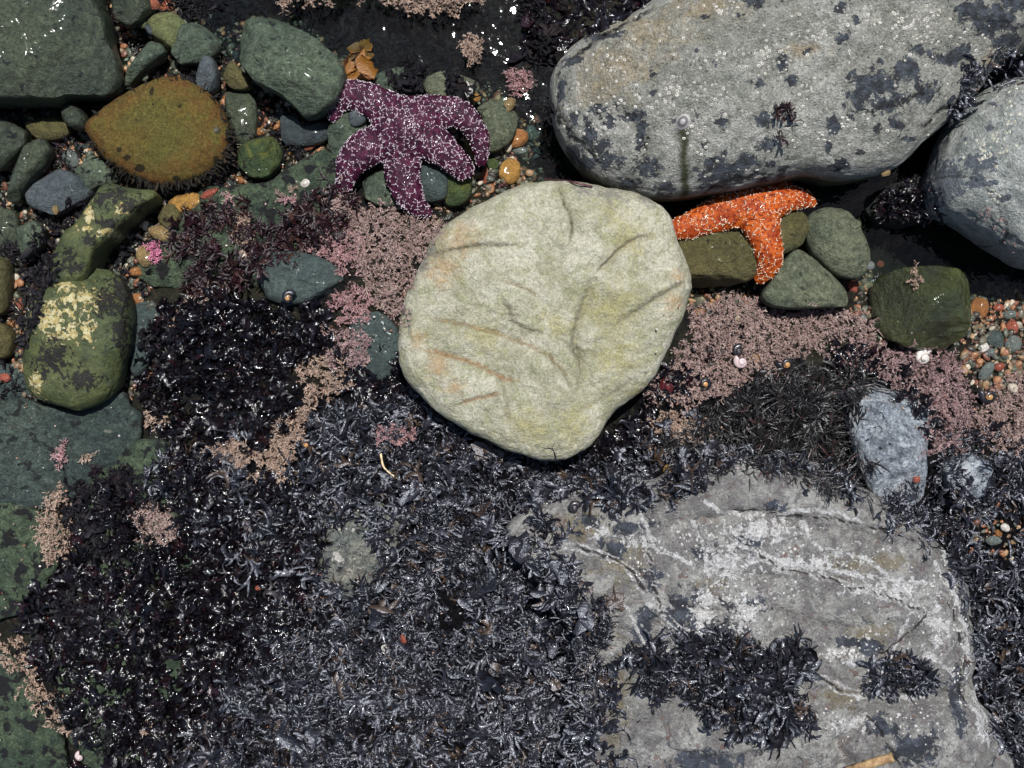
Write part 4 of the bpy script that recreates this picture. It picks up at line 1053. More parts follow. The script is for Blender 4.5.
# ------------------------------------------------------------------ seaweed
COR_E2 = [(296,366),(330,350),(358,385),(322,406),(308,432),(296,474),(256,480),(250,458),(275,428),(308,400)]
CENP = [(c[0], c[1]) for c in CEN]
MATP = [(150,470),(230,445),(300,415),(350,392),(400,392),(440,430),(540,470),(600,455),(650,432),(700,440),(760,460),(850,480),(860,503),(830,492),(790,474),(740,470),(690,488),(640,506),
        (580,500),(535,512),(550,548),(580,575),(605,600),(612,640),(616,690),(603,745),(640,800),(140,800),(200,720),(260,640),(280,580),(220,540)]
PEEP = [(325,545),(345,520),(372,516),(384,545),(372,585),(330,590),(318,570)]
weed('seaweed_mat', 'grey black mat of matted flat seaweed filling the lower middle', MATP, 'dry', 14, (.008, .020), (.0013, .0033), 41, None, 40, 12, 9, .5, K=5, forks=3, tip=.6, hump=.022,
     e0=(.0, .8), e1=(-.7, .25), avoid=[PEEP, CENP, COR_E2], curl=1.4, roll=.7)
weed('seaweed_mat', 'grey black seaweed mat beside the crusted outcrop along the frame edge',
     [(868,505),(890,500),(925,485),(935,440),(975,430),(1040,438),(1040,800),(1012,790),(1003,740),(978,695),(972,640),(962,590),(945,555),(900,527)], 'dry', 14, (.008, .019), (.0013, .0032), 42, -.75, 30, 9, 11, .7, forks=2, tip=.6, hump=.014, curl=1.4, roll=.7, e0=(.0, .8), e1=(-.7, .25),
     avoid=[[(950,468),(968,456),(988,464),(990,480),(978,494),(958,494)], [(965,522),(1000,512),(1015,530),(1000,548),(970,545)]])
WETP = [(150,315),(200,292),(250,305),(310,300),(332,345),(318,395),(290,430),(300,470),(330,560),(300,620),(262,690),(215,800),(60,800),(70,720),(50,680),(28,640),(36,590),(75,560),(95,500),(150,480),(165,440),(140,380)]
COR_E = [(300,365),(330,355),(355,385),(320,400),(300,430),(290,470),(260,475),(255,460),(280,430),(310,400)]
COR_L = [(125,512),(140,500),(160,502),(180,525),(185,540),(160,545),(135,535)]
weed('seaweed_bed', 'glossy wet black seaweed bed with sun glints, between green bedrock and grey black mat', WETP, 'wet', 15, (.008, .018), (.002, .0046), 43, -.33, 26, 10, 10, .8,
     e0=(.1, 1.2), e1=(-1., .4), clump=40, avoid=[COR_E2, COR_L], curl=1.6, roll=.8, forks=2, tip=.6)
weed('seaweed_tuft', 'black branching seaweed tuft on green bedrock beside the round coralline tuft', [(75,492),(108,458),(130,468),(152,500),(146,512),(125,520),(120,560),(82,552),(62,525)], 'sunk', 11, (.007, .016), (.0016, .0034), 44, -.4, 50, 8, clump=50, kind=None, forks=2)
weed('seaweed_tuft', 'feathery black seaweed spreading over green bedrock near the lower frame corner', [(28,600),(70,570),(110,590),(110,640),(60,660),(32,640)], 'sunk', 11, (.007, .018), (.0016, .0034), 45, -.4, 50, 9, clump=50, kind=None, forks=2)
weed('wiry_seaweed', 'wiry dark seaweed above the crusted outcrop, around the blue grey rock', [(690,415),(740,388),(800,366),(850,368),(868,385),(858,408),(858,455),(868,500),(830,486),(760,470),(690,478),(660,450)], 'wiry', 3.2, (.008, .018), (.0006, .0013), 46, -.7, 40, 8, 12, .8,
     e0=(.3, 1.2), e1=(-.6, .5), avoid=[[(858,400),(868,390),(885,388),(915,410),(915,430),(876,434),(862,424)]])
weed('seaweed_tuft', 'dark red brown seaweed tuft across the broad green bedrock slab', [(176,222),(205,205),(225,212),(232,200),(250,205),(268,225),(300,205),(335,182),(352,205),(335,240),(300,262),(262,262),(245,290),(205,305),(180,275)], 'red', 9, (.007, .016), (.0010, .0026), 47, -.3, 30, 10, clump=40, kind=None, e0=(.3, 1.3), forks=2, curl=1.4)
weed('seaweed_bed', 'black sunken seaweed hanging over the deep gap at the top', [(185,-25),(275,-25),(300,8),(480,18),(530,-25),(545,40),(553,120),(545,130),(520,108),(490,78),(470,88),(440,72),(405,80),(380,68),(345,58),(318,38),(290,22),(268,5),(235,14),(220,24),(190,14)], 'deep', 5, (.008, .018), (.002, .005), 48, None, 40, 9, 8, .5, e0=(-.1, .4), e1=(-.5, .1), lift=.0, forks=1, curl=1.6, avoid=[[(222,20),(262,4),(302,24),(352,64),(350,84),(336,118),(290,106),(240,70)]])
weed('seaweed_bed', 'lumpy glossy black seaweed with bright glints beside the huge grey boulder at the top', [(525,-25),(670,-25),(640,8),(600,30),(570,46),(552,70),(535,50)], 'wet', 5, (.006, .012), (.004, .008), 49, None, 40, 6, 12, 1., e0=(.0, .8), e1=(-.8, .3), lift=-.004)
weed('seaweed_tuft', 'black shaggy seaweed tuft growing over the crusted outcrop', [(632,655),(660,640),(700,645),(740,640),(775,650),(800,636),(806,660),(790,690),(808,720),(770,735),(735,725),(700,700),(650,692)], 'dry', 10, (.010, .022), (.0016, .0040), 50, -.3, 30, 9, clump=18, kind=None, e0=(.2, 1.2), lift=.002, curl=1.6, roll=.8, forks=2, tip=.6)
weed('seaweed_tuft', 'small black tuft on the crusted outcrop next to white barnacles', [(862,680),(885,662),(905,655),(930,676),(925,690),(895,690),(872,694)], 'dry', 9, (.007, .016), (.0012, .0030), 51, -.8, 40, 5, clump=20, kind=None, forks=2)
weed('seaweed_strip', 'black seaweed strip down the crevice beside the narrow green stone', [(36,238),(54,226),(58,250),(50,285),(36,320),(26,345),(26,300)], 'sunk', 6, (.006, .012), (.0015, .004), 52, None, 50, 5, kind='stuff')
weed('seaweed_tuft', 'small black seaweed tuft on the slate slab', [(68,198),(84,190),(92,200),(84,215),(76,225),(66,212)], 'sunk', 6, (.006, .011), (.0015, .003), 53, None, 50, 4, clump=40, kind=None)
weed('seaweed_tuft', 'black weed in the notch between the huge boulder and bluish boulder', [(972,66),(1030,38),(1035,80),(992,88),(962,108),(945,132),(935,140),(945,118)], 'dry', 6, (.006, .013), (.001, .003), 54, -.8, 50, 5, kind='stuff')
weed('seaweed_tuft', 'red black wiry tuft clinging to the face of the huge boulder', [(775,106),(784,104),(793,113),(792,124),(784,128),(781,142),(776,140),(774,124)], 'red', 1.6, (.003, .007), (.0008, .0016), 55, -.25, 60, 3, clump=12, kind=None)
weed('seaweed_tuft', 'dark weed hanging down the lower edge of the bluish boulder', [(930,180),(945,200),(960,222),(940,235),(925,225),(905,215),(880,212),(885,190),(915,182)], 'wet', 8, (.006, .013), (.001, .003), 56, -.8, 40, 5, clump=20, kind='stuff', forks=2)
weed('golden_seaweed', 'golden brown seaweed blade behind the purple sea star', [(350,70),(358,50),(366,42),(376,46),(374,62),(378,80),(360,84),(352,82)], 'gold', 30, (.016, .026), (.006, .011), 57, None, 40, 3, 3, .35, e0=(.2, .7), e1=(-.3, .3), kind=None, lift=.012)
weed('seaweed_bed', 'black glossy weed between the pale boulder and pink coralline', [(395,335),(400,368),(412,395),(440,425),(400,400),(350,395),(330,392),(335,345),(360,375),(385,380)], 'wet', 6, (.006, .013), (.0015, .004), 58, -.5, 40, 5, clump=40)
weed('seaweed_tuft', 'dark olive weed tuft on the dark teal slab', [(140,338),(150,330),(165,336),(178,345),(168,360),(150,355)], 'sunk', 6, (.006, .013), (.0015, .003), 59, -.8, 40, 4, clump=30, kind=None)
weed('seaweed_tuft', 'reddish black weed sprig on the coralline bed near the golden round pebble', [(690,358),(705,350),(722,342),(722,350),(706,360),(692,364)], 'red', 3, (.005, .011), (.001, .002), 60, None, 40, 3, kind=None)
weed('seaweed_bed', 'mixed black weed among the pink coralline below the blocky olive green rock', [(820,345),(860,350),(880,345),(900,365),(940,420),(975,430),(935,445),(905,400),(860,385),(830,372)], 'wet', 7, (.005, .012), (.001, .003), 61, -.2, 45, 6, clump=30)
weed('seaweed_bed', 'black weed under the lower edge of the pale boulder', [(590,452),(640,408),(662,375),(690,365),(690,390),(655,405),(660,430),(640,450),(600,465)], 'wet', 6, (.006, .013), (.0015, .004), 62, -.4, 40, 5, clump=30)

weed('broad_fronds', 'broad smooth grey fronds scattered flat over the grey black seaweed mat', MATP, 'dry', 1300, (.012, .022), (.005, .009), 64, None, 40, 0, 9, .6, e0=(.0, .3), e1=(-.25, .1), lift=.008, avoid=[PEEP, CENP, COR_E2, [(130,380),(270,380),(270,560),(130,560)], [(520,440),(620,430),(620,480),(520,480)]], forks=2, curl=.6, roll=.25, hump=.02, tip=.7)
weed('gap_darkening_wisps', 'sparse dark weed wisps added to darken the gaps between the pool stones', [(-10,-10),(200,-10),(230,20),(300,90),(350,110),(340,150),(240,190),(200,215),(150,260),(150,300),(180,370),(140,405),(-10,410)], 'sunk', 11, (.005, .012), (.0008, .0022), 63, .0, 34, 5, clump=25, bvh=BVH_G, forks=1)  # wisps added for their dark tone, deepening the shade between stones
# fringe of weed round the oval stone, part of that stone
fr_P, fr_A = [], []
ring = resample(np.array(OVAL, float), 1500)
cxy = ring.mean(0)
for q in ring:
    d = q - cxy
    a = math.atan2(d[1], d[0])             # photo angle, y down
    wgt = max(.04, .04 + .9 * max(0, math.sin(a + .35))) if a > -.9 else .03
    wgt *= max(.1, .75 + 1.1 * mnoise.noise(Vector((q[0] * .07, q[1] * .07, 2.))))
    if random.random() < wgt:
        k = random.uniform(.9, 1.03)
        p, n = hit(*(cxy + d * k), bvh1)
        if p: fr_P.append(p + Vector((0, 0, random.uniform(-.004, .003)))); fr_A.append(-a + random.gauss(0, .5))
fr_P = np.array(fr_P)
V, F, s_, r_ = blades(fr_P, np.array(fr_A), RNG.uniform(.005, .012, len(fr_P)), RNG.uniform(.001, .0026, len(fr_P)), RNG.uniform(-.6, .5, len(fr_P)), RNG.uniform(-.9, .1, len(fr_P)), RNG.normal(0, .8, len(fr_P)), 4, .2, RNG.normal(0, .6, len(fr_P)))
mesh_obj('weed_fringe', V, [F], WEED['fringe'], oval, attrs={'s': s_, 'rnd': r_})['kind'] = 'stuff'

# ------------------------------------------------------------------ coralline algae
def coral_mat(name, a, b, tipc):
    m = Mat(name)
    col = m.mix(m.attr('rnd'), a, b)
    col = m.mix(m.math('MULTIPLY', m.ss(m.attr('s'), .4, 1.0), .8), col, tipc)
    col = m.mix(m.math('MULTIPLY', m.ss(m.noise(60, 3), .45, .65), .4), col, b)
    return m.bsdf(col, .65, None, .35)
CORM = {
 'pink': coral_mat('dusty pink coralline', C(138,110,106), C(166,138,130), C(214,194,186)),
 'rose': coral_mat('rose coralline', C(148,104,108), C(174,130,130), C(222,192,190)),
 'beige': coral_mat('beige coralline', C(148,120,104), C(174,146,128), C(218,198,182)),
 'hot': coral_mat('bright pink coralline', C(176,76,116), C(208,116,150), C(240,190,208)),
 'mauve': coral_mat('mauve brown coralline', C(116,86,88), C(154,122,120), C(214,190,188)),
}
def coral(label, poly, mk, seed, per=3.9, L=(.0026, .0056), thr=-.6, lift=.003, jag=7, avoid=None):
    A = np.asarray(poly, float)
    small = abs((A[:, 0] * np.roll(A[:, 1], -1) - A[:, 1] * np.roll(A[:, 0], -1)).sum()) / 2 < 900
    if small: thr, jag, per = None, 4, per * .7
    P, N = scatter(poly, per, thr, 75, jag, seed, avoid)
    n = len(P)
    if not n: return
    rg = np.random.default_rng(seed + 300)
    P[:, 2] += np.clip(.010 * noise2(P[:, 0], P[:, 1], 75, 2, seed), -.005, .010) + lift + rg.uniform(-.002, .002, n)
    az = rg.uniform(0, 6.28, n); Ls = rg.uniform(*L, n) * np.exp(rg.normal(0, .3, n)) * 1.25; Ws = rg.uniform(.0005, .0013, n)
    E0, E1, CU, RN = rg.uniform(.3, 1.35, n), rg.uniform(-.1, 1.0, n), rg.normal(0, .7, n), rg.uniform(0, 1, n)
    st = [(P, az, Ls, Ws, E0, E1, CU, RN)]
    for k in range(4):
        f = .3 + .17 * k
        a = az + CU * f * .5; e = E0 + (E1 - E0) * f * .5
        Q = P + np.stack([np.cos(a) * np.cos(e), np.sin(a) * np.cos(e), np.sin(e)], 1) * (Ls * f)[:, None]
        sg = (1 if k % 2 else -1) * rg.uniform(.6, 1.1, n)
        st.append((Q, a + sg, Ls * rg.uniform(.3, .55, n), Ws * .85, e + rg.normal(.1, .3, n), E1 + rg.normal(0, .3, n), CU, RN))
    A_ = [np.concatenate(v) for v in zip(*st)]
    V, F, s, r = blades(*A_[:7], 2, .35, rg.normal(0, .6, len(A_[0])), .9, A_[7])
    o = mesh_obj('coralline_algae', V, [F], CORM[mk], attrs={'s': s, 'rnd': r})
    tag(o, label, 'coralline algae', 'patches of coralline algae', 'stuff' if 'fringe' in label else None)
def ell(cx, cy, rx, ry, rot=0, n=14):
    return [(cx + rx * math.cos(t) * math.cos(rot) - ry * math.sin(t) * math.sin(rot), cy + rx * math.cos(t) * math.sin(rot) + ry * math.sin(t) * math.cos(rot)) for t in np.linspace(0, 2 * math.pi, n, endpoint=False)]
coral('wide dusty pink coralline turf between the purple sea star and pale boulder', [(325,192),(345,185),(368,205),(395,212),(430,220),(445,222),(428,250),(410,285),(400,325),(390,320),(378,305),(366,285),(362,262),(345,240),(335,215)], 'pink', 1)
coral('rose pink coralline turf touching the dark red brown seaweed tuft', [(312,250),(330,228),(350,225),(366,248),(362,270),(335,270)], 'rose', 2)
coral('small rose coralline knob below the wide pink turf', ell(355,304,19,17), 'rose', 3)
coral('pinkish grey coralline cushion left of the pale boulder, under the rose knob', ell(345,347,26,19,.2), 'mauve', 4)
coral('long beige pink coralline strip running into black weed', COR_E, 'beige', 5, lift=.008)
coral('wide dusty pink coralline turf below the orange sea star', [(690,312),(735,292),(780,310),(850,310),(876,325),(872,345),(835,342),(800,352),(790,368),(735,388),(700,402),(662,402),(640,395),(662,372),(690,342)], 'pink', 6)
coral('beige coralline tuft under the wide turf, near black weed', ell(672,432,32,19,-.1), 'beige', 7)
coral('mauve pink coralline turf under the blocky olive green rock', [(872,342),(900,354),(945,352),(966,372),(974,412),(945,424),(925,405),(905,398),(880,375),(845,368),(825,352),(850,340)], 'mauve', 8, thr=-.5)
coral('pink coralline turf at the frame edge beside the gravel bank', [(985,395),(1010,372),(1040,365),(1040,448),(985,445),(975,420)], 'pink', 9)
coral('coralline tuft at the top frame beside the angular green block', [(272,-20),(345,-20),(345,8),(320,16),(290,14)], 'beige', 10, lift=.05)
coral('large beige pink coralline tuft on black weed at the top frame', [(352,-20),(485,-20),(480,8),(462,24),(435,28),(410,18),(385,14),(365,8)], 'beige', 11, lift=.05)
coral('round dusty pink coralline tuft ringed by black weed on green bedrock', COR_L, 'pink', 12)
coral('tall pinkish tan coralline strip on the edge of the green bedrock', [(47,490),(62,484),(76,505),(70,528),(78,558),(55,564),(38,545),(42,520)], 'beige', 13)
coral('curved tan coralline strip near the lower frame corner', [(-5,640),(18,638),(34,652),(42,678),(60,712),(78,738),(64,738),(44,706),(30,690),(10,665)], 'beige', 14)
coral('bright pink little coralline sprig beside the tan flat stone', ell(157,253,8,9), 'hot', 15)
coral('pale pink coralline sprig next to the striped limpet', ell(243,230,7,15), 'beige', 16)
coral('pale pink coralline crust on the edge of the black weed bed', ell(198,305,16,9,.8), 'beige', 17)
coral('thin tan coralline strip beside the dark teal slab', ell(166,322,11,5,-.5), 'beige', 18)
coral('reddish coralline patch in black weed under the pale boulder', ell(398,434,20,9), 'rose', 19, thr=-.3, lift=.012)
coral('salmon coralline patch beside the little white snail', ell(236,452,20,10), 'beige', 20, thr=-.4, lift=.012)
coral('small tan coralline knob below the dark teal slab', ell(157,421,10,8), 'beige', 21)
coral('thin pale pink coralline streak on smooth teal bedrock', ell(62,455,4,10,.4), 'rose', 22)
coral('whitish coralline tuft hanging in the black weed above the white pebble', ell(474,60,9,14), 'beige', 23, lift=.05)
coral('pale pink coralline fan in the black weed next to the huge boulder', ell(521,87,12,9), 'rose', 24, lift=.02)
coral('tiny tan coralline bit on the top of the blocky olive green rock', ell(915,279,7,9), 'beige', 25, lift=.0, L=(.0015, .003))
coral('whitish coralline fringe on the lower edge of the bluish boulder', [(975,205),(1000,215),(1018,240),(1015,275),(1005,270),(1000,245),(985,225)], 'mauve', 26, thr=-.1, per=14)
coral('dull tan coralline scrap beside the stranded shell fragments low on the reef', ell(142,726,7,10,.4), 'beige', 27)
coral('small pinkish tan coralline tuft between bedrock slabs', ell(88,456,5,5), 'beige', 28)
coral('mauve coralline turf between wiry weed and the dark blue grey rock', [(925,420),(965,415),(980,432),(960,448),(925,452)], 'mauve', 29, thr=-.3)
coral('pale rose coralline spot on the broad green bedrock slab', ell(287,200,6,5), 'rose', 30)
coral('tiny white coralline spot above the pale rose one', ell(295,190,4,3), 'beige', 31)
coral('tiny pink coralline spot on the slab under the ochre oval stone', ell(229,201,4,3), 'rose', 32)
# broken shell and grit caught in the weed
def flecks():
    xs = []
    for poly, n in ((MATP, 130), (WETP, 170), ([(640,300),(880,310),(1000,380),(980,430),(680,440)], 120), ([(320,190),(440,220),(400,340),(330,360)], 60), ([(200,180),(340,150),(340,230),(180,300)], 50), ([(0,400),(140,400),(130,500),(60,640),(0,760)], 50)):
        A = np.array(poly, float); rg = np.random.default_rng(int(A.sum()) % 999)
        k = 0
        while k < n:
            x, y = rg.uniform(A[:, 0].min(), A[:, 0].max()), rg.uniform(A[:, 1].min(), A[:, 1].max())
            if inside(A, np.array([x]), np.array([y]))[0]: xs.append((x, y)); k += 1
    pal = np.array([c[:3] for c in (C(214,204,192), C(226,220,214), C(196,150,120), C(178,110,80), C(206,170,166), C(150,140,120))])
    rg = np.random.default_rng(77)
    Vs, F3s, F4s, Cs = [], [], [], []; off = 0
    pr = [unit_pebble(900 + k, 7, 4, 2.6) for k in range(6)]
    for x, y in xs:
        p, nn = hit(x, y, bvh1)
        V, F3, F4 = pr[rg.integers(6)]
        r = rg.uniform(.5, 1.5) * .001
        a = rg.uniform(0, 6.28)
        v = V * np.array([r, r * rg.uniform(.4, .9), r * .4])
        v = np.stack([math.cos(a) * v[:, 0] - math.sin(a) * v[:, 1], math.sin(a) * v[:, 0] + math.cos(a) * v[:, 1], v[:, 2] + v[:, 0] * rg.uniform(-.4, .4)], 1)
        Vs.append(v + np.array(p) + (0, 0, rg.uniform(.001, .008))); F3s.append(F3 + off); F4s.append(F4 + off); off += len(v)
        Cs.append(np.tile(pal[rg.integers(len(pal))] * rg.uniform(.6, 1.), (len(v), 1)))
    m = Mat('shell grit')
    mat = m.bsdf(m.attr('col', 'Color'), .5, None, .4)
    o = mesh_obj('shell_grit', np.vstack(Vs), [np.vstack(F3s), np.vstack(F4s)], mat, attrs={'col': np.vstack(Cs)})
    tag(o, 'tiny pale and orange shell flecks strewn over weed, coralline and bedrock', 'shell grit', None, 'stuff')
flecks()
#@@PART3
# ------------------------------------------------------------------ sea stars
def tri_of(me):
    n = len(me.polygons)
    st = np.zeros(n, np.int32); tot = np.zeros(n, np.int32)
    me.polygons.foreach_get('loop_start', st); me.polygons.foreach_get('loop_total', tot)
    vi = np.zeros(len(me.loops), np.int32); me.loops.foreach_get('vertex_index', vi)
    F4 = np.array([vi[s:s + 4] for s, t in zip(st, tot) if t == 4], dtype=np.int32).reshape(-1, 4)
    F3 = np.array([vi[s:s + 3] for s, t in zip(st, tot) if t == 3], dtype=np.int32).reshape(-1, 3)
    return F3, F4
def sea_star(label, arms, base, zs, mk_body, spine_mat, seed, net_scale, net_w, bead, part=.5):
    """arms: lists of (px, py, half width px, extra height mm)"""
    U, F3, F4 = unit_pebble(1, 20, 12, 2.0)
    th = np.linspace(0, math.pi, 13)[1:-1]
    S0 = [(0, 0, 1)] + [(math.sin(a) * math.cos(t), math.sin(a) * math.sin(t), math.cos(a)) for a in th for t in np.linspace(0, 2 * math.pi, 20, endpoint=False)] + [(0, 0, -1)]
    S0 = np.array(S0); n0 = len(S0)
    i = 1 + np.arange(11 * 20).reshape(11, 20); j = np.roll(i, -1, 1)
    Q = np.stack([i[:-1].ravel(), i[1:].ravel(), j[1:].ravel(), j[:-1].ravel()], 1)
    T = np.vstack([np.stack([np.zeros(20, int), i[0], j[0]], 1), np.stack([i[-1], np.full(20, n0 - 1), j[-1]], 1)[:, [0, 1, 2]]])
    Vs, Qs, Ts = [], [], []
    off = 0
    for arm in arms:
        A = resample(np.array(arm, float), 60, False)
        for x, y, r, dz in A:
            r2 = r * .001 * (H - base) / H
            c = np.array([*W(x, y, base + .01), base + dz * .001 + r2 * zs * .55])
            Vs.append(S0 * np.array([r2, r2, r2 * zs]) + c)
            Qs.append(Q + off); Ts.append(T + off); off += n0
    V = np.vstack(Vs)
    tmp = mesh_obj('tmp', V, [np.vstack(Ts), np.vstack(Qs)], None, origin=(0, 0, 0))
    md = tmp.modifiers.new('r', 'REMESH'); md.mode = 'VOXEL'; md.voxel_size = .0013
    sm = tmp.modifiers.new('s', 'SMOOTH'); sm.iterations = 9; sm.factor = .6
    dg = bpy.context.evaluated_depsgraph_get()
    me = bpy.data.meshes.new_from_object(tmp.evaluated_get(dg))
    V = np.zeros(len(me.vertices) * 3, np.float32); me.vertices.foreach_get('co', V); V = V.reshape(-1, 3).astype(float)
    F3, F4 = tri_of(me)
    bpy.data.objects.remove(tmp); bpy.data.meshes.remove(me)
    N = vnormals(V, [F3, F4])
    if (N[:, 2] * (V[:, 2] - V[:, 2].mean())).sum() < 0: N = -N
    def net(p):
        q = Vector(p) * net_scale
        q += Vector((mnoise.noise(q * .8), mnoise.noise(q * .8 + Vector((5, 5, 5))), 0)) * .35
        d, _ = mnoise.voronoi(q)
        return d[1] - d[0]
    nv = np.array([net(p) for p in V])
    brk = fbm(V, 130, 2, .5, seed * 3.)
    line = np.clip(1 - nv / net_w, 0, 1) * (brk > -.25)
    V2 = V + N * (.0007 * line + .0006 * fbm(V, 240, 2, .5, 3.) + .0012 * fbm(V, 45, 2, .5, 8.))[:, None]
    Z = V2[:, 2] - V2[:, 2].min()
    o = mesh_obj('sea_star', V2, [F3, F4], mk_body, attrs={'net': line, 'hgt': Z / Z.max()}, bvh=True)
    tag(o, label, 'sea star')
    # the white spines: little beads in broken rows
    rg = np.random.default_rng(seed)
    F = np.vstack([F3] + [F4[:, [0, 1, 2]], F4[:, [0, 2, 3]]]) if len(F3) else np.vstack([F4[:, [0, 1, 2]], F4[:, [0, 2, 3]]])
    ar = np.linalg.norm(np.cross(V2[F[:, 1]] - V2[F[:, 0]], V2[F[:, 2]] - V2[F[:, 0]]), axis=1)
    pick = rg.choice(len(F), 52000, p=ar / ar.sum())
    u = rg.uniform(0, 1, (len(pick), 2)); fl = u.sum(1) > 1; u[fl] = 1 - u[fl]
    P = V2[F[pick, 0]] + (V2[F[pick, 1]] - V2[F[pick, 0]]) * u[:, :1] + (V2[F[pick, 2]] - V2[F[pick, 0]]) * u[:, 1:]
    PN = N[F[pick, 0]]
    m = (PN[:, 2] > .05)
    P, PN = P[m], PN[m]
    keep, cell = [], {}
    bk = fbm(P, 130, 2, .5, seed * 3.)
    for k in range(len(P)):
        if bk[k] < -.25 or net(P[k]) > net_w * part: continue
        key = tuple(np.floor(P[k] / (bead * 1.5)).astype(int))
        if key in cell: continue
        cell[key] = 1
        keep.append(k)
    P, PN = P[keep], PN[keep]
    oc = np.array([(1, 0, 0), (0, 1, 0), (-1, 0, 0), (0, -1, 0), (0, 0, 1.3), (0, 0, -1)], float)
    of = np.array([(0, 1, 4), (1, 2, 4), (2, 3, 4), (3, 0, 4), (1, 0, 5), (2, 1, 5), (3, 2, 5), (0, 3, 5)])
    sz = bead * rg.uniform(.55, 1.15, len(P))
    BV = (P + PN * (bead * .25))[:, None, :] + oc[None] * sz[:, None, None]
    BF = (of[None] + 6 * np.arange(len(P))[:, None, None]).reshape(-1, 3)
    mesh_obj('spines', BV.reshape(-1, 3), [BF], spine_mat, o)
    return o
def star_mat(name, a, b, low, netc, netw, rough, coat):
    m = Mat(name)
    col = m.mix(m.ss(m.noise(70, 4, .6), .38, .62), a, b)
    col = m.mix(m.ss(m.noise(330, 3, .6), .48, .62), col, low)
    col = m.mix(m.math('MULTIPLY', m.attr('net'), netw), col, netc)
    return m.bsdf(col, rough, m.bump(m.noise(600, 4, .7), .6, .0015), .22, coat, .08, .0)
def plain(name, a, b, rough=.5, coat=0., sc=200, bump=.3):
    m = Mat(name)
    return m.bsdf(m.mix(m.ss(m.noise(sc, 4, .6), .4, .62), a, b), rough, m.bump(m.noise(500, 4, .7), bump, .001), .45, coat, .08)
PURP = [
 [(408,127,30,2),(388,111,20,1.5),(367,98,16.5,1),(350,94,15,0),(338,101,11,-2),(333,113,7.5,-4)],
 [(408,127,30,2),(385,140,20,2),(366,148,18.5,2),(353,159,15.5,1),(346,173,12,-3),(342,188,8,-7)],
 [(408,127,30,2),(404,151,20,2),(402,172,18,1),(407,191,15.5,0),(415,204,10.5,-3),(426,211,6,-5)],
 [(408,127,30,2),(428,140,20,3),(443,150,16.5,3),(455,160,14,1),(462,168,12,-2)],
 [(408,127,30,2),(432,113,19,1),(454,112,15.5,0),(469,120,13,-1),(478,134,11,-3),(481,149,8.5,-5),(481,159,6,-7)],
]
sea_star('purple five armed sea star with white beaded net, draped over green stones', PURP, -.017, .62,
         star_mat('purple sea star skin', C(74,12,48), C(52,9,36), C(30,6,22), C(150,100,122), .2, .55, .25), plain('white spines', C(206,188,198), C(236,226,232), .45), 5, 170, .15, .00068, .42)
ORAN = [
 [(757,208,24,1),(736,209,20,1),(714,216,17,-1),(694,224,14,-2),(675,229,11,-4),(656,233,8,-7)],
 [(758,210,23,1),(763,232,18,3),(769,250,15,2),(770,265,12,-4),(765,275,8.5,-10)],
 [(760,207,23,1),(782,199,15.5,0),(799,197,11.5,-3),(813,200,7.5,-8)],
 [(755,205,22,0),(741,194,16,-2),(727,186,11,-6)],
 [(762,204,21,0),(776,191,14,-3),(786,183,9,-6)],
]
sea_star('orange sea star with white beads wedged beneath the huge boulder, below its bottom edge', ORAN, .0, .62,
         star_mat('orange sea star skin', C(192,90,18), C(160,62,12), C(112,30,5), C(226,140,80), .1, .55, .15), plain('cream spines', C(240,214,180), C(246,232,210), .4), 9, 150, .11, .00074, .22)

# ------------------------------------------------------------------ barnacles
def barnacle_mesh(seed):
    rg = np.random.default_rng(seed)
    n = 14
    prof = [(1.0, 0), (.82, .38), (.6, .62), (.42, .66), (.34, .45), (.0, .3)]
    V, F = [], []
    ph = rg.uniform(0, 6)
    for k, (r, z) in enumerate(prof[:-1]):
        for t in range(n):
            a = 2 * math.pi * t / n
            rr = r * (1 + .12 * math.sin(6 * a + ph) * (1 - k * .15) + rg.uniform(-.05, .05))
            V.append((rr * math.cos(a), rr * math.sin(a) * .9, z))
    V.append((0, 0, .3))
    V = np.array(V)
    i = np.arange(5 * n).reshape(5, n); j = np.roll(i, -1, 1)
    F4 = np.stack([i[:-1].ravel(), j[:-1].ravel(), j[1:].ravel(), i[1:].ravel()], 1)
    F3 = np.stack([i[-1], j[-1], np.full(n, 5 * n)], 1)
    core = np.array([0.] * (4 * n) + [.7] * n + [1.])
    return V, F3, F4, core
def barn_material(name, a, b):
    m = Mat(name)
    col = m.mix(m.ss(m.noise(300, 3), .4, .6), a, b)
    col = m.mix(m.attr('core'), col, C(70, 64, 58))
    return m.bsdf(col, .7, m.bump(m.noise(900, 3, .7), .5, .0008), .3)
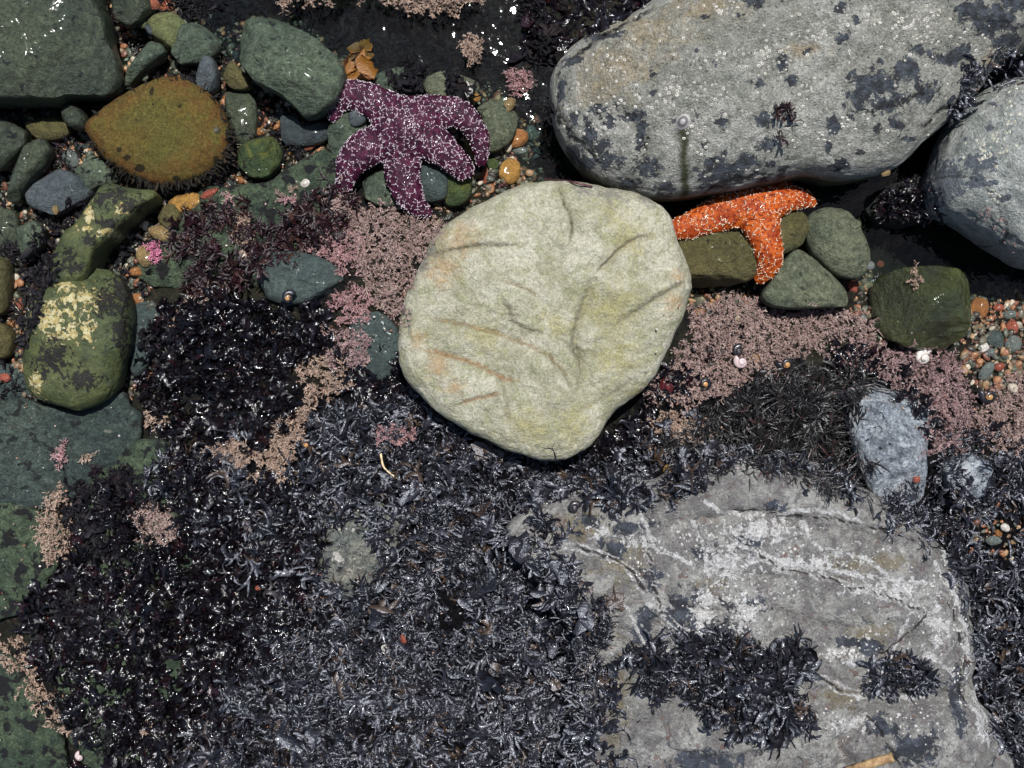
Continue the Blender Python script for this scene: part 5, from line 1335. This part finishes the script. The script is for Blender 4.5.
def barnacles(parent, clusters, mat, seed, rmm=(.6, 2.1), n_solo=100):
    rg = np.random.default_rng(seed)
    pts = []
    for cx, cy, sx, sy, n in clusters:
        for _ in range(n):
            pts.append((rg.normal(cx, sx), rg.normal(cy, sy)))
    items = []
    for x, y in pts:
        p, nn = hit(x, y, bvh2)
        if p is None or nn.z < .25: continue
        if not (-5 < x < 1030 and -5 < y < 773): continue
        r = rmm[0] + (rmm[1] - rmm[0]) * rg.uniform(0, 1) ** 1.7
        items.append((r * .001, p, nn))
    items.sort(key=lambda t: -t[0])
    protos = [barnacle_mesh(40 + k) for k in range(4)]
    meshes = []
    rest = []
    for k, (r, p, nn) in enumerate(items):
        q = nn.to_track_quat('Z', 'Y')
        ang = rg.uniform(0, 6.28)
        if k < n_solo:
            pr = k % 4
            if len(meshes) <= pr:
                V, F3, F4, core = protos[pr]
                o = mesh_obj('barnacle', V * .001, [F3, F4], mat, parent, origin=(0, 0, 0), attrs={'core': core})
                meshes.append(o.data)
            else:
                o = bpy.data.objects.new('barnacle', meshes[pr]); COL.objects.link(o); o.parent = parent
            o.location = p - parent.location - nn * .0003
            o.rotation_euler = (q @ Vector((0, 0, 0)).to_track_quat('Z', 'Y')).to_euler() if False else q.to_euler()
            s = r * 1000
            o.scale = (s, s, s * rg.uniform(.7, 1.1))
        else:
            V, F3, F4, core = protos[k % 4]
            Mx = np.array(q.to_matrix())
            c, s = math.cos(ang), math.sin(ang)
            v = np.stack([c * V[:, 0] - s * V[:, 1], s * V[:, 0] + c * V[:, 1], V[:, 2]], 1) * r
            rest.append((v @ Mx.T + np.array(p - nn * .0003), F3, F4, core))
    if rest:
        nvt = len(rest[0][0])
        o = mesh_obj('small_barnacles', np.vstack([r[0] for r in rest]), [np.vstack([r[1] + nvt * k for k, r in enumerate(rest)]), np.vstack([r[2] + nvt * k for k, r in enumerate(rest)])],
                     mat, parent, attrs={'core': np.concatenate([r[3] for r in rest])})
        o['kind'] = 'stuff'
bvh2 = build_bvh()
barnacles(big, [(609,62,8,8,34),(721,8,8,5,30),(640,55,40,20,22),(720,55,22,6,30),(765,62,14,14,44),(770,50,8,8,20),(690,88,26,10,34),(698,132,8,12,30),(672,95,30,14,30),(600,90,30,18,36),(620,105,26,10,22),
    (590,130,18,18,30),(800,40,16,16,22),(805,85,8,10,22),(812,98,8,8,10),(820,40,8,6,16),(855,20,14,8,30),(905,22,12,8,50),(925,28,6,10,26),(930,10,8,6,16),(870,15,10,6,16),(835,125,14,14,20),(880,60,40,20,24),(740,110,40,30,30),
    (850,135,30,15,24),(960,40,30,10,20),(790,130,12,14,12),(660,30,30,15,20),(700,165,40,10,20),(620,150,24,20,20)], barn_material('grey white barnacles', C(186,182,170), C(210,206,198)), 3)
barnacles(rgt, [(1000,140,10,8,24),(990,152,8,6,24),(1006,115,8,8,20),(985,155,6,3,10),(992,195,4,8,12),(970,150,20,20,14),(1015,85,8,4,8)], barn_material('cream barnacles', C(190,186,164), C(206,204,190)), 4, (.8, 1.8), 100)
barnacles(low, [(842,655,12,4,70),(870,640,10,6,20),(700,605,8,10,40),(745,610,14,14,60),(720,590,10,10,30),(885,668,10,5,30),(905,715,8,10,24),(760,535,30,10,60),(840,560,40,14,60),(900,590,30,14,50),(930,720,10,14,24),(660,650,14,14,30),(940,600,14,30,40),
    (835,720,10,10,24),(640,560,20,14,40),(690,540,20,10,30),(960,670,5,30,40),(780,590,20,14,30)], barn_material('white barnacles', C(196,194,190), C(222,220,216)), 5, (.7, 1.6), 100)

# ------------------------------------------------------------------ snails, limpets and other small things
def shell_mat(name, body, apex, lo=.45, hi=.7, rough=.3, coat=.5):
    m = Mat(name)
    col = m.mix(m.ss(m.math('ADD', m.attr('turn'), m.math('MULTIPLY', m.math('SUBTRACT', m.noise(400, 3), .5), .3)), lo, hi), body, apex)
    col = m.mix(m.math('MULTIPLY', m.ss(m.noise(500, 4), .5, .7), .35), col, C(90, 80, 76))
    return m.bsdf(col, rough, m.bump(m.noise(700, 3, .6), .3, .001), .5, coat, .06)
def turban(label, px, py, r, mat, rot=0., hgt=.95, cat='snail', tilt=.25, turns=3.0, name='turban_snail'):
    p, n = hit(px, py, bvh2)
    K, T = 70, 14
    V, tr = [], []
    for k in range(K):
        u = k / (K - 1)
        g = math.exp(-2.6 * u)
        a = rot + u * turns * 2 * math.pi
        R = .55 * g; tb = .47 * g + .015
        c = (R * math.cos(a), R * math.sin(a), (1 - g) * hgt + .32)
        for t in range(T):
            b = 2 * math.pi * t / T
            V.append((c[0] + tb * math.cos(b) * math.cos(a), c[1] + tb * math.cos(b) * math.sin(a), c[2] + tb * .8 * math.sin(b)))
            tr.append(u)
    V = np.array(V) * r * .001
    i = np.arange(K * T).reshape(K, T); j = np.roll(i, -1, 1)
    F = np.stack([i[:-1].ravel(), j[:-1].ravel(), j[1:].ravel(), i[1:].ravel()], 1)
    cap = np.array([[0] + [T - 1 - q for q in range(0)]])
    F3 = np.array([[0, q + 1, q] for q in range(1, T - 1)] + [[(K - 1) * T, (K - 1) * T + q, (K - 1) * T + q + 1] for q in range(1, T - 1)])
    c, s = math.cos(tilt), math.sin(tilt)
    V = np.stack([V[:, 0], c * V[:, 1] - s * V[:, 2], s * V[:, 1] + c * V[:, 2]], 1)
    V[:, 2] -= V[:, 2].min()
    o = mesh_obj(name, V + np.array([p.x, p.y, p.z + .005]), [F, F3], mat, attrs={'turn': np.array(tr)})
    return tag(o, label, cat, 'snails on the reef')
BLK = shell_mat('black turban shell', C(28,28,36), C(196,146,92), .3, .45)
WHT = shell_mat('white shell', C(214,206,198), C(226,218,214), rough=.4)
PNK = shell_mat('pinkish shell', C(206,184,184), C(230,214,220), rough=.4)
REDS = shell_mat('dark red glossy shell', C(70,22,24), C(104,40,36), rough=.12, coat=1.)
GRY = shell_mat('grey black shell', C(40,38,42), C(88,80,84), rough=.25)
turban('black turban snail with orange worn tip on the flat dark teal stone', 290, 297, 9, BLK, .5)
turban('black turban snail with orange worn tip on the beige pink coralline strip', 308, 442, 9, BLK, 1.9)
turban('black turban snail with tan worn tip between wiry weed and the golden brown pebble', 784, 362, 11, BLK, 3.)
turban('black turban snail with tan tip on the coralline beside the pale boulder', 703, 382, 9, BLK, 4.2)
turban('black turban snail with tan tip by the gravel bank near the frame edge', 985, 394, 11, BLK, 2.5)
turban('small all dark snail touching the white shell', 737, 350, 8, GRY, 1.)
turban('white spiral shell below the blocky olive green rock', 920, 356, 11, WHT, .6, 1.1, 'shell')
turban('white pinkish shell lying on coralline beside a golden brown pebble', 740, 361, 9, PNK, 2.2, .7, 'shell')
turban('little white snail in wet black weed near the salmon coralline patch', 180, 446, 6, WHT, 1.2, .9)
turban('round dark red glossy snail by the lower edge of the pale boulder', 667, 386, 10, REDS, 2.0, .6)
turban('dark glossy snail on the crusted outcrop rim under the pale boulder', 574, 506, 8, GRY, 0.4, .6)
turban('pink white shell in black weed near the bottom frame', 82, 754, 6, PNK, 1.7, .9, 'shell')

def limpet(label, px, py, r, a, b, rot=0., ribs=18, tall=.5):
    p, n = hit(px, py, bvh2)
    m = Mat('limpet shell')
    col = m.mix(m.ss(m.attr('ring'), .3, .7), a, b)
    col = m.mix(m.math('MULTIPLY', m.ss(m.noise(300, 4), .5, .65), .5), col, C(110, 96, 84))
    mat = m.bsdf(col, .45, m.bump(m.noise(700, 3), .4, .001), .4, .2)
    nr, ns = 12, 54
    V, ring = [(0, .12, tall)], [0.]
    for k in range(1, nr + 1):
        t = k / nr
        for q in range(ns):
            th = 2 * math.pi * q / ns
            rr = t * (1 + .05 * t * math.cos(ribs * th))
            V.append((rr * .82 * math.cos(th), rr * math.sin(th) + .12 * (1 - t), tall * (1 - t ** 1.5) + .02 * math.cos(ribs * th) * t))
            ring.append(.5 + .5 * math.sin(t * 9))
    V = np.array(V) * r * .001
    c, s = math.cos(rot), math.sin(rot)
    V = np.stack([c * V[:, 0] - s * V[:, 1], s * V[:, 0] + c * V[:, 1], V[:, 2]], 1)
    Mx = np.array(n.to_track_quat('Z', 'Y').to_matrix())
    i = 1 + np.arange(nr * ns).reshape(nr, ns); j = np.roll(i, -1, 1)
    F4 = np.stack([i[:-1].ravel(), i[1:].ravel(), j[1:].ravel(), j[:-1].ravel()], 1)
    F3 = np.stack([np.zeros(ns, int), i[0], j[0]], 1)
    o = mesh_obj('limpet', V @ Mx.T + np.array(p), [F3, F4], mat, attrs={'ring': np.array(ring)})
    return tag(o, label, 'limpet')
limpet('grey limpet with an olive weed streak below it on the huge boulder', 683, 122, 8, C(112,108,110), C(176,172,172), .3, tall=.75)
limpet('striped brown and white limpet in dark red brown weed', 244, 258, 9.5, C(206,192,178), C(120,92,74), .2)
limpet('pale limpet on the broad green bedrock slab near the purple sea star', 305, 183, 5, C(190,182,170), C(214,206,196))
limpet('small grey limpet on the ochre oval stone', 217, 130, 4, C(76,74,56), C(60,60,48))
def tube(name, label, cat, pts, r0, r1, mat, dz):
    P = []
    for x, y in pts:
        p, n = hit(x, y, bvh2); P.append((p.x, p.y, p.z + dz))
    A = resample(np.array(P), 40, False)
    V = []
    for k in range(40):
        d = A[min(k + 1, 39)] - A[max(k - 1, 0)]; d /= np.linalg.norm(d)
        s = np.cross(d, (0, 0, 1)); s /= np.linalg.norm(s); u = np.cross(s, d)
        r = (r0 + (r1 - r0) * k / 39) * (1 + .05 * math.sin(k * .7))
        for t in range(10):
            b = 2 * math.pi * t / 10
            V.append(A[k] + s * r * math.cos(b) + u * r * math.sin(b))
    i = np.arange(400).reshape(40, 10); j = np.roll(i, -1, 1)
    F = np.stack([i[:-1].ravel(), j[:-1].ravel(), j[1:].ravel(), i[1:].ravel()], 1)
    F3 = np.array([[0, q + 1, q] for q in range(1, 9)] + [[390, 390 + q, 391 + q] for q in range(1, 9)])
    return tag(mesh_obj(name, np.array(V), [F, F3], mat), label, cat)
tube('dry_stalk', 'thin pale curved stalk standing out on the grey black weed mat', 'stalk', [(379,438),(381,452),(384,466),(392,474),(401,480)], .0016, .0006, plain('dry stalk', C(214,186,146), C(226,206,170)), .006)
tube('driftwood_stick', 'tan driftwood stick lying on the crusted outcrop at the bottom frame', 'stick', [(846,770),(862,765),(878,760),(892,756)], .0042, .0045, plain('driftwood', C(182,152,110), C(140,108,74), .7, 0, 160, .6), .004)
tube('red_seaweed_stem', 'thin dull red stem floating at the top edge of the pale boulder', 'stem', [(500,186),(520,181),(545,180),(570,182),(592,187)], .0016, .0010, plain('red stem', C(86,50,56), C(110,70,72)), .002)
# an air bubble sitting on the coralline
def bubble(label, px, py, r):
    p, n = hit(px, py, bvh2)
    ns, nr = 28, 9
    V = [(0, 0, 1)] + [(math.sin(a) * math.cos(t), math.sin(a) * math.sin(t), math.cos(a)) for a in np.linspace(0, math.pi * .62, nr + 1)[1:] for t in np.linspace(0, 2 * math.pi, ns, endpoint=False)]
    i = 1 + np.arange(nr * ns).reshape(nr, ns); j = np.roll(i, -1, 1)
    m = Mat('bubble film')
    tr = m.t.nodes.new('ShaderNodeBsdfTransparent'); gl = m.t.nodes.new('ShaderNodeBsdfGlossy'); gl.inputs['Roughness'].default_value = .04
    fr = m.t.nodes.new('ShaderNodeFresnel'); fr.inputs[0].default_value = 1.4
    mx = m.t.nodes.new('ShaderNodeMixShader')
    m.link(fr.outputs[0], mx.inputs[0]); m.link(tr.outputs[0], mx.inputs[1]); m.link(gl.outputs[0], mx.inputs[2]); m.link(mx.outputs[0], m.out.inputs['Surface'])
    o = mesh_obj('air_bubble', np.array(V) * r * .001 + np.array([p.x, p.y, p.z + r * .0005]), [np.stack([np.zeros(ns, int), i[0], j[0]], 1), np.stack([i[:-1].ravel(), i[1:].ravel(), j[1:].ravel(), j[:-1].ravel()], 1)], m.m)
    tag(o, label, 'air bubble')
bubble('clear air bubble beside the blocky olive green rock', 873, 324, 8)
# ------------------------------------------------------------------ water in the deep gaps
def build_water():
    X, Y = np.meshgrid(np.linspace(-1.0, 1.0, 60), np.linspace(-.1, 1.0, 40))
    V = np.stack([X.ravel(), Y.ravel(), np.full(X.size, -.062)], 1)
    i = np.arange(X.size).reshape(X.shape)
    F = np.stack([i[:-1, :-1].ravel(), i[:-1, 1:].ravel(), i[1:, 1:].ravel(), i[1:, :-1].ravel()], 1)
    m = Mat('sea water')
    tr = m.t.nodes.new('ShaderNodeBsdfTransparent'); tr.inputs[0].default_value = (.62, .74, .72, 1)
    gl = m.t.nodes.new('ShaderNodeBsdfGlossy'); gl.inputs['Roughness'].default_value = .03
    fr = m.t.nodes.new('ShaderNodeFresnel'); fr.inputs[0].default_value = 1.33
    nrm = m.bump(m.math('ADD', m.noise(30, 2, .5), m.math('MULTIPLY', m.noise(110, 2), .3)), .3, .005)
    m.link(nrm, gl.inputs['Normal']); m.link(nrm, fr.inputs['Normal'])
    mx = m.t.nodes.new('ShaderNodeMixShader')
    m.link(fr.outputs[0], mx.inputs[0]); m.link(tr.outputs[0], mx.inputs[1]); m.link(gl.outputs[0], mx.inputs[2])
    m.link(mx.outputs[0], m.out.inputs['Surface'])
    o = mesh_obj('water', V, [F], m.m, origin=(0, 0, -.062))
    o['kind'] = 'structure'
build_water()

# ------------------------------------------------------------------ light, sky, camera
SUN_DIR = Vector((.085, .30, 1.0)).normalized()        # towards the sun
sd = bpy.data.lights.new('sun', 'SUN'); sd.energy = 5.0; sd.angle = math.radians(.5); sd.color = (1, .985, .955)
so = bpy.data.objects.new('sun', sd); COL.objects.link(so)
so.rotation_euler = SUN_DIR.to_track_quat('Z', 'Y').to_euler(); so.location = (.3, 1, 4)
w = bpy.data.worlds.new('World'); S.world = w; w.use_nodes = True
bg = w.node_tree.nodes['Background']
sky = w.node_tree.nodes.new('ShaderNodeTexSky'); sky.sky_type = 'NISHITA'; sky.sun_disc = False
sky.sun_elevation = math.asin(SUN_DIR.z); sky.sun_rotation = math.atan2(SUN_DIR.x, SUN_DIR.y)
w.node_tree.links.new(sky.outputs[0], bg.inputs[0]); bg.inputs[1].default_value = .075
cd = bpy.data.cameras.new('camera'); cd.sensor_width = 36; cd.lens = 36 * H / 1.024
cd.clip_start = .05; cd.clip_end = 200
co = bpy.data.objects.new('camera', cd); COL.objects.link(co); co.location = (0, 0, H); co.rotation_euler = (0, 0, 0)
S.camera = co
S.view_settings.view_transform = 'Standard'; S.view_settings.look = 'None'; S.view_settings.gamma = 1; S.view_settings.exposure = .36
S.view_settings.use_curve_mapping = False
S.cycles.max_bounces = 6; S.cycles.transparent_max_bounces = 12
S.cycles.use_denoising = True
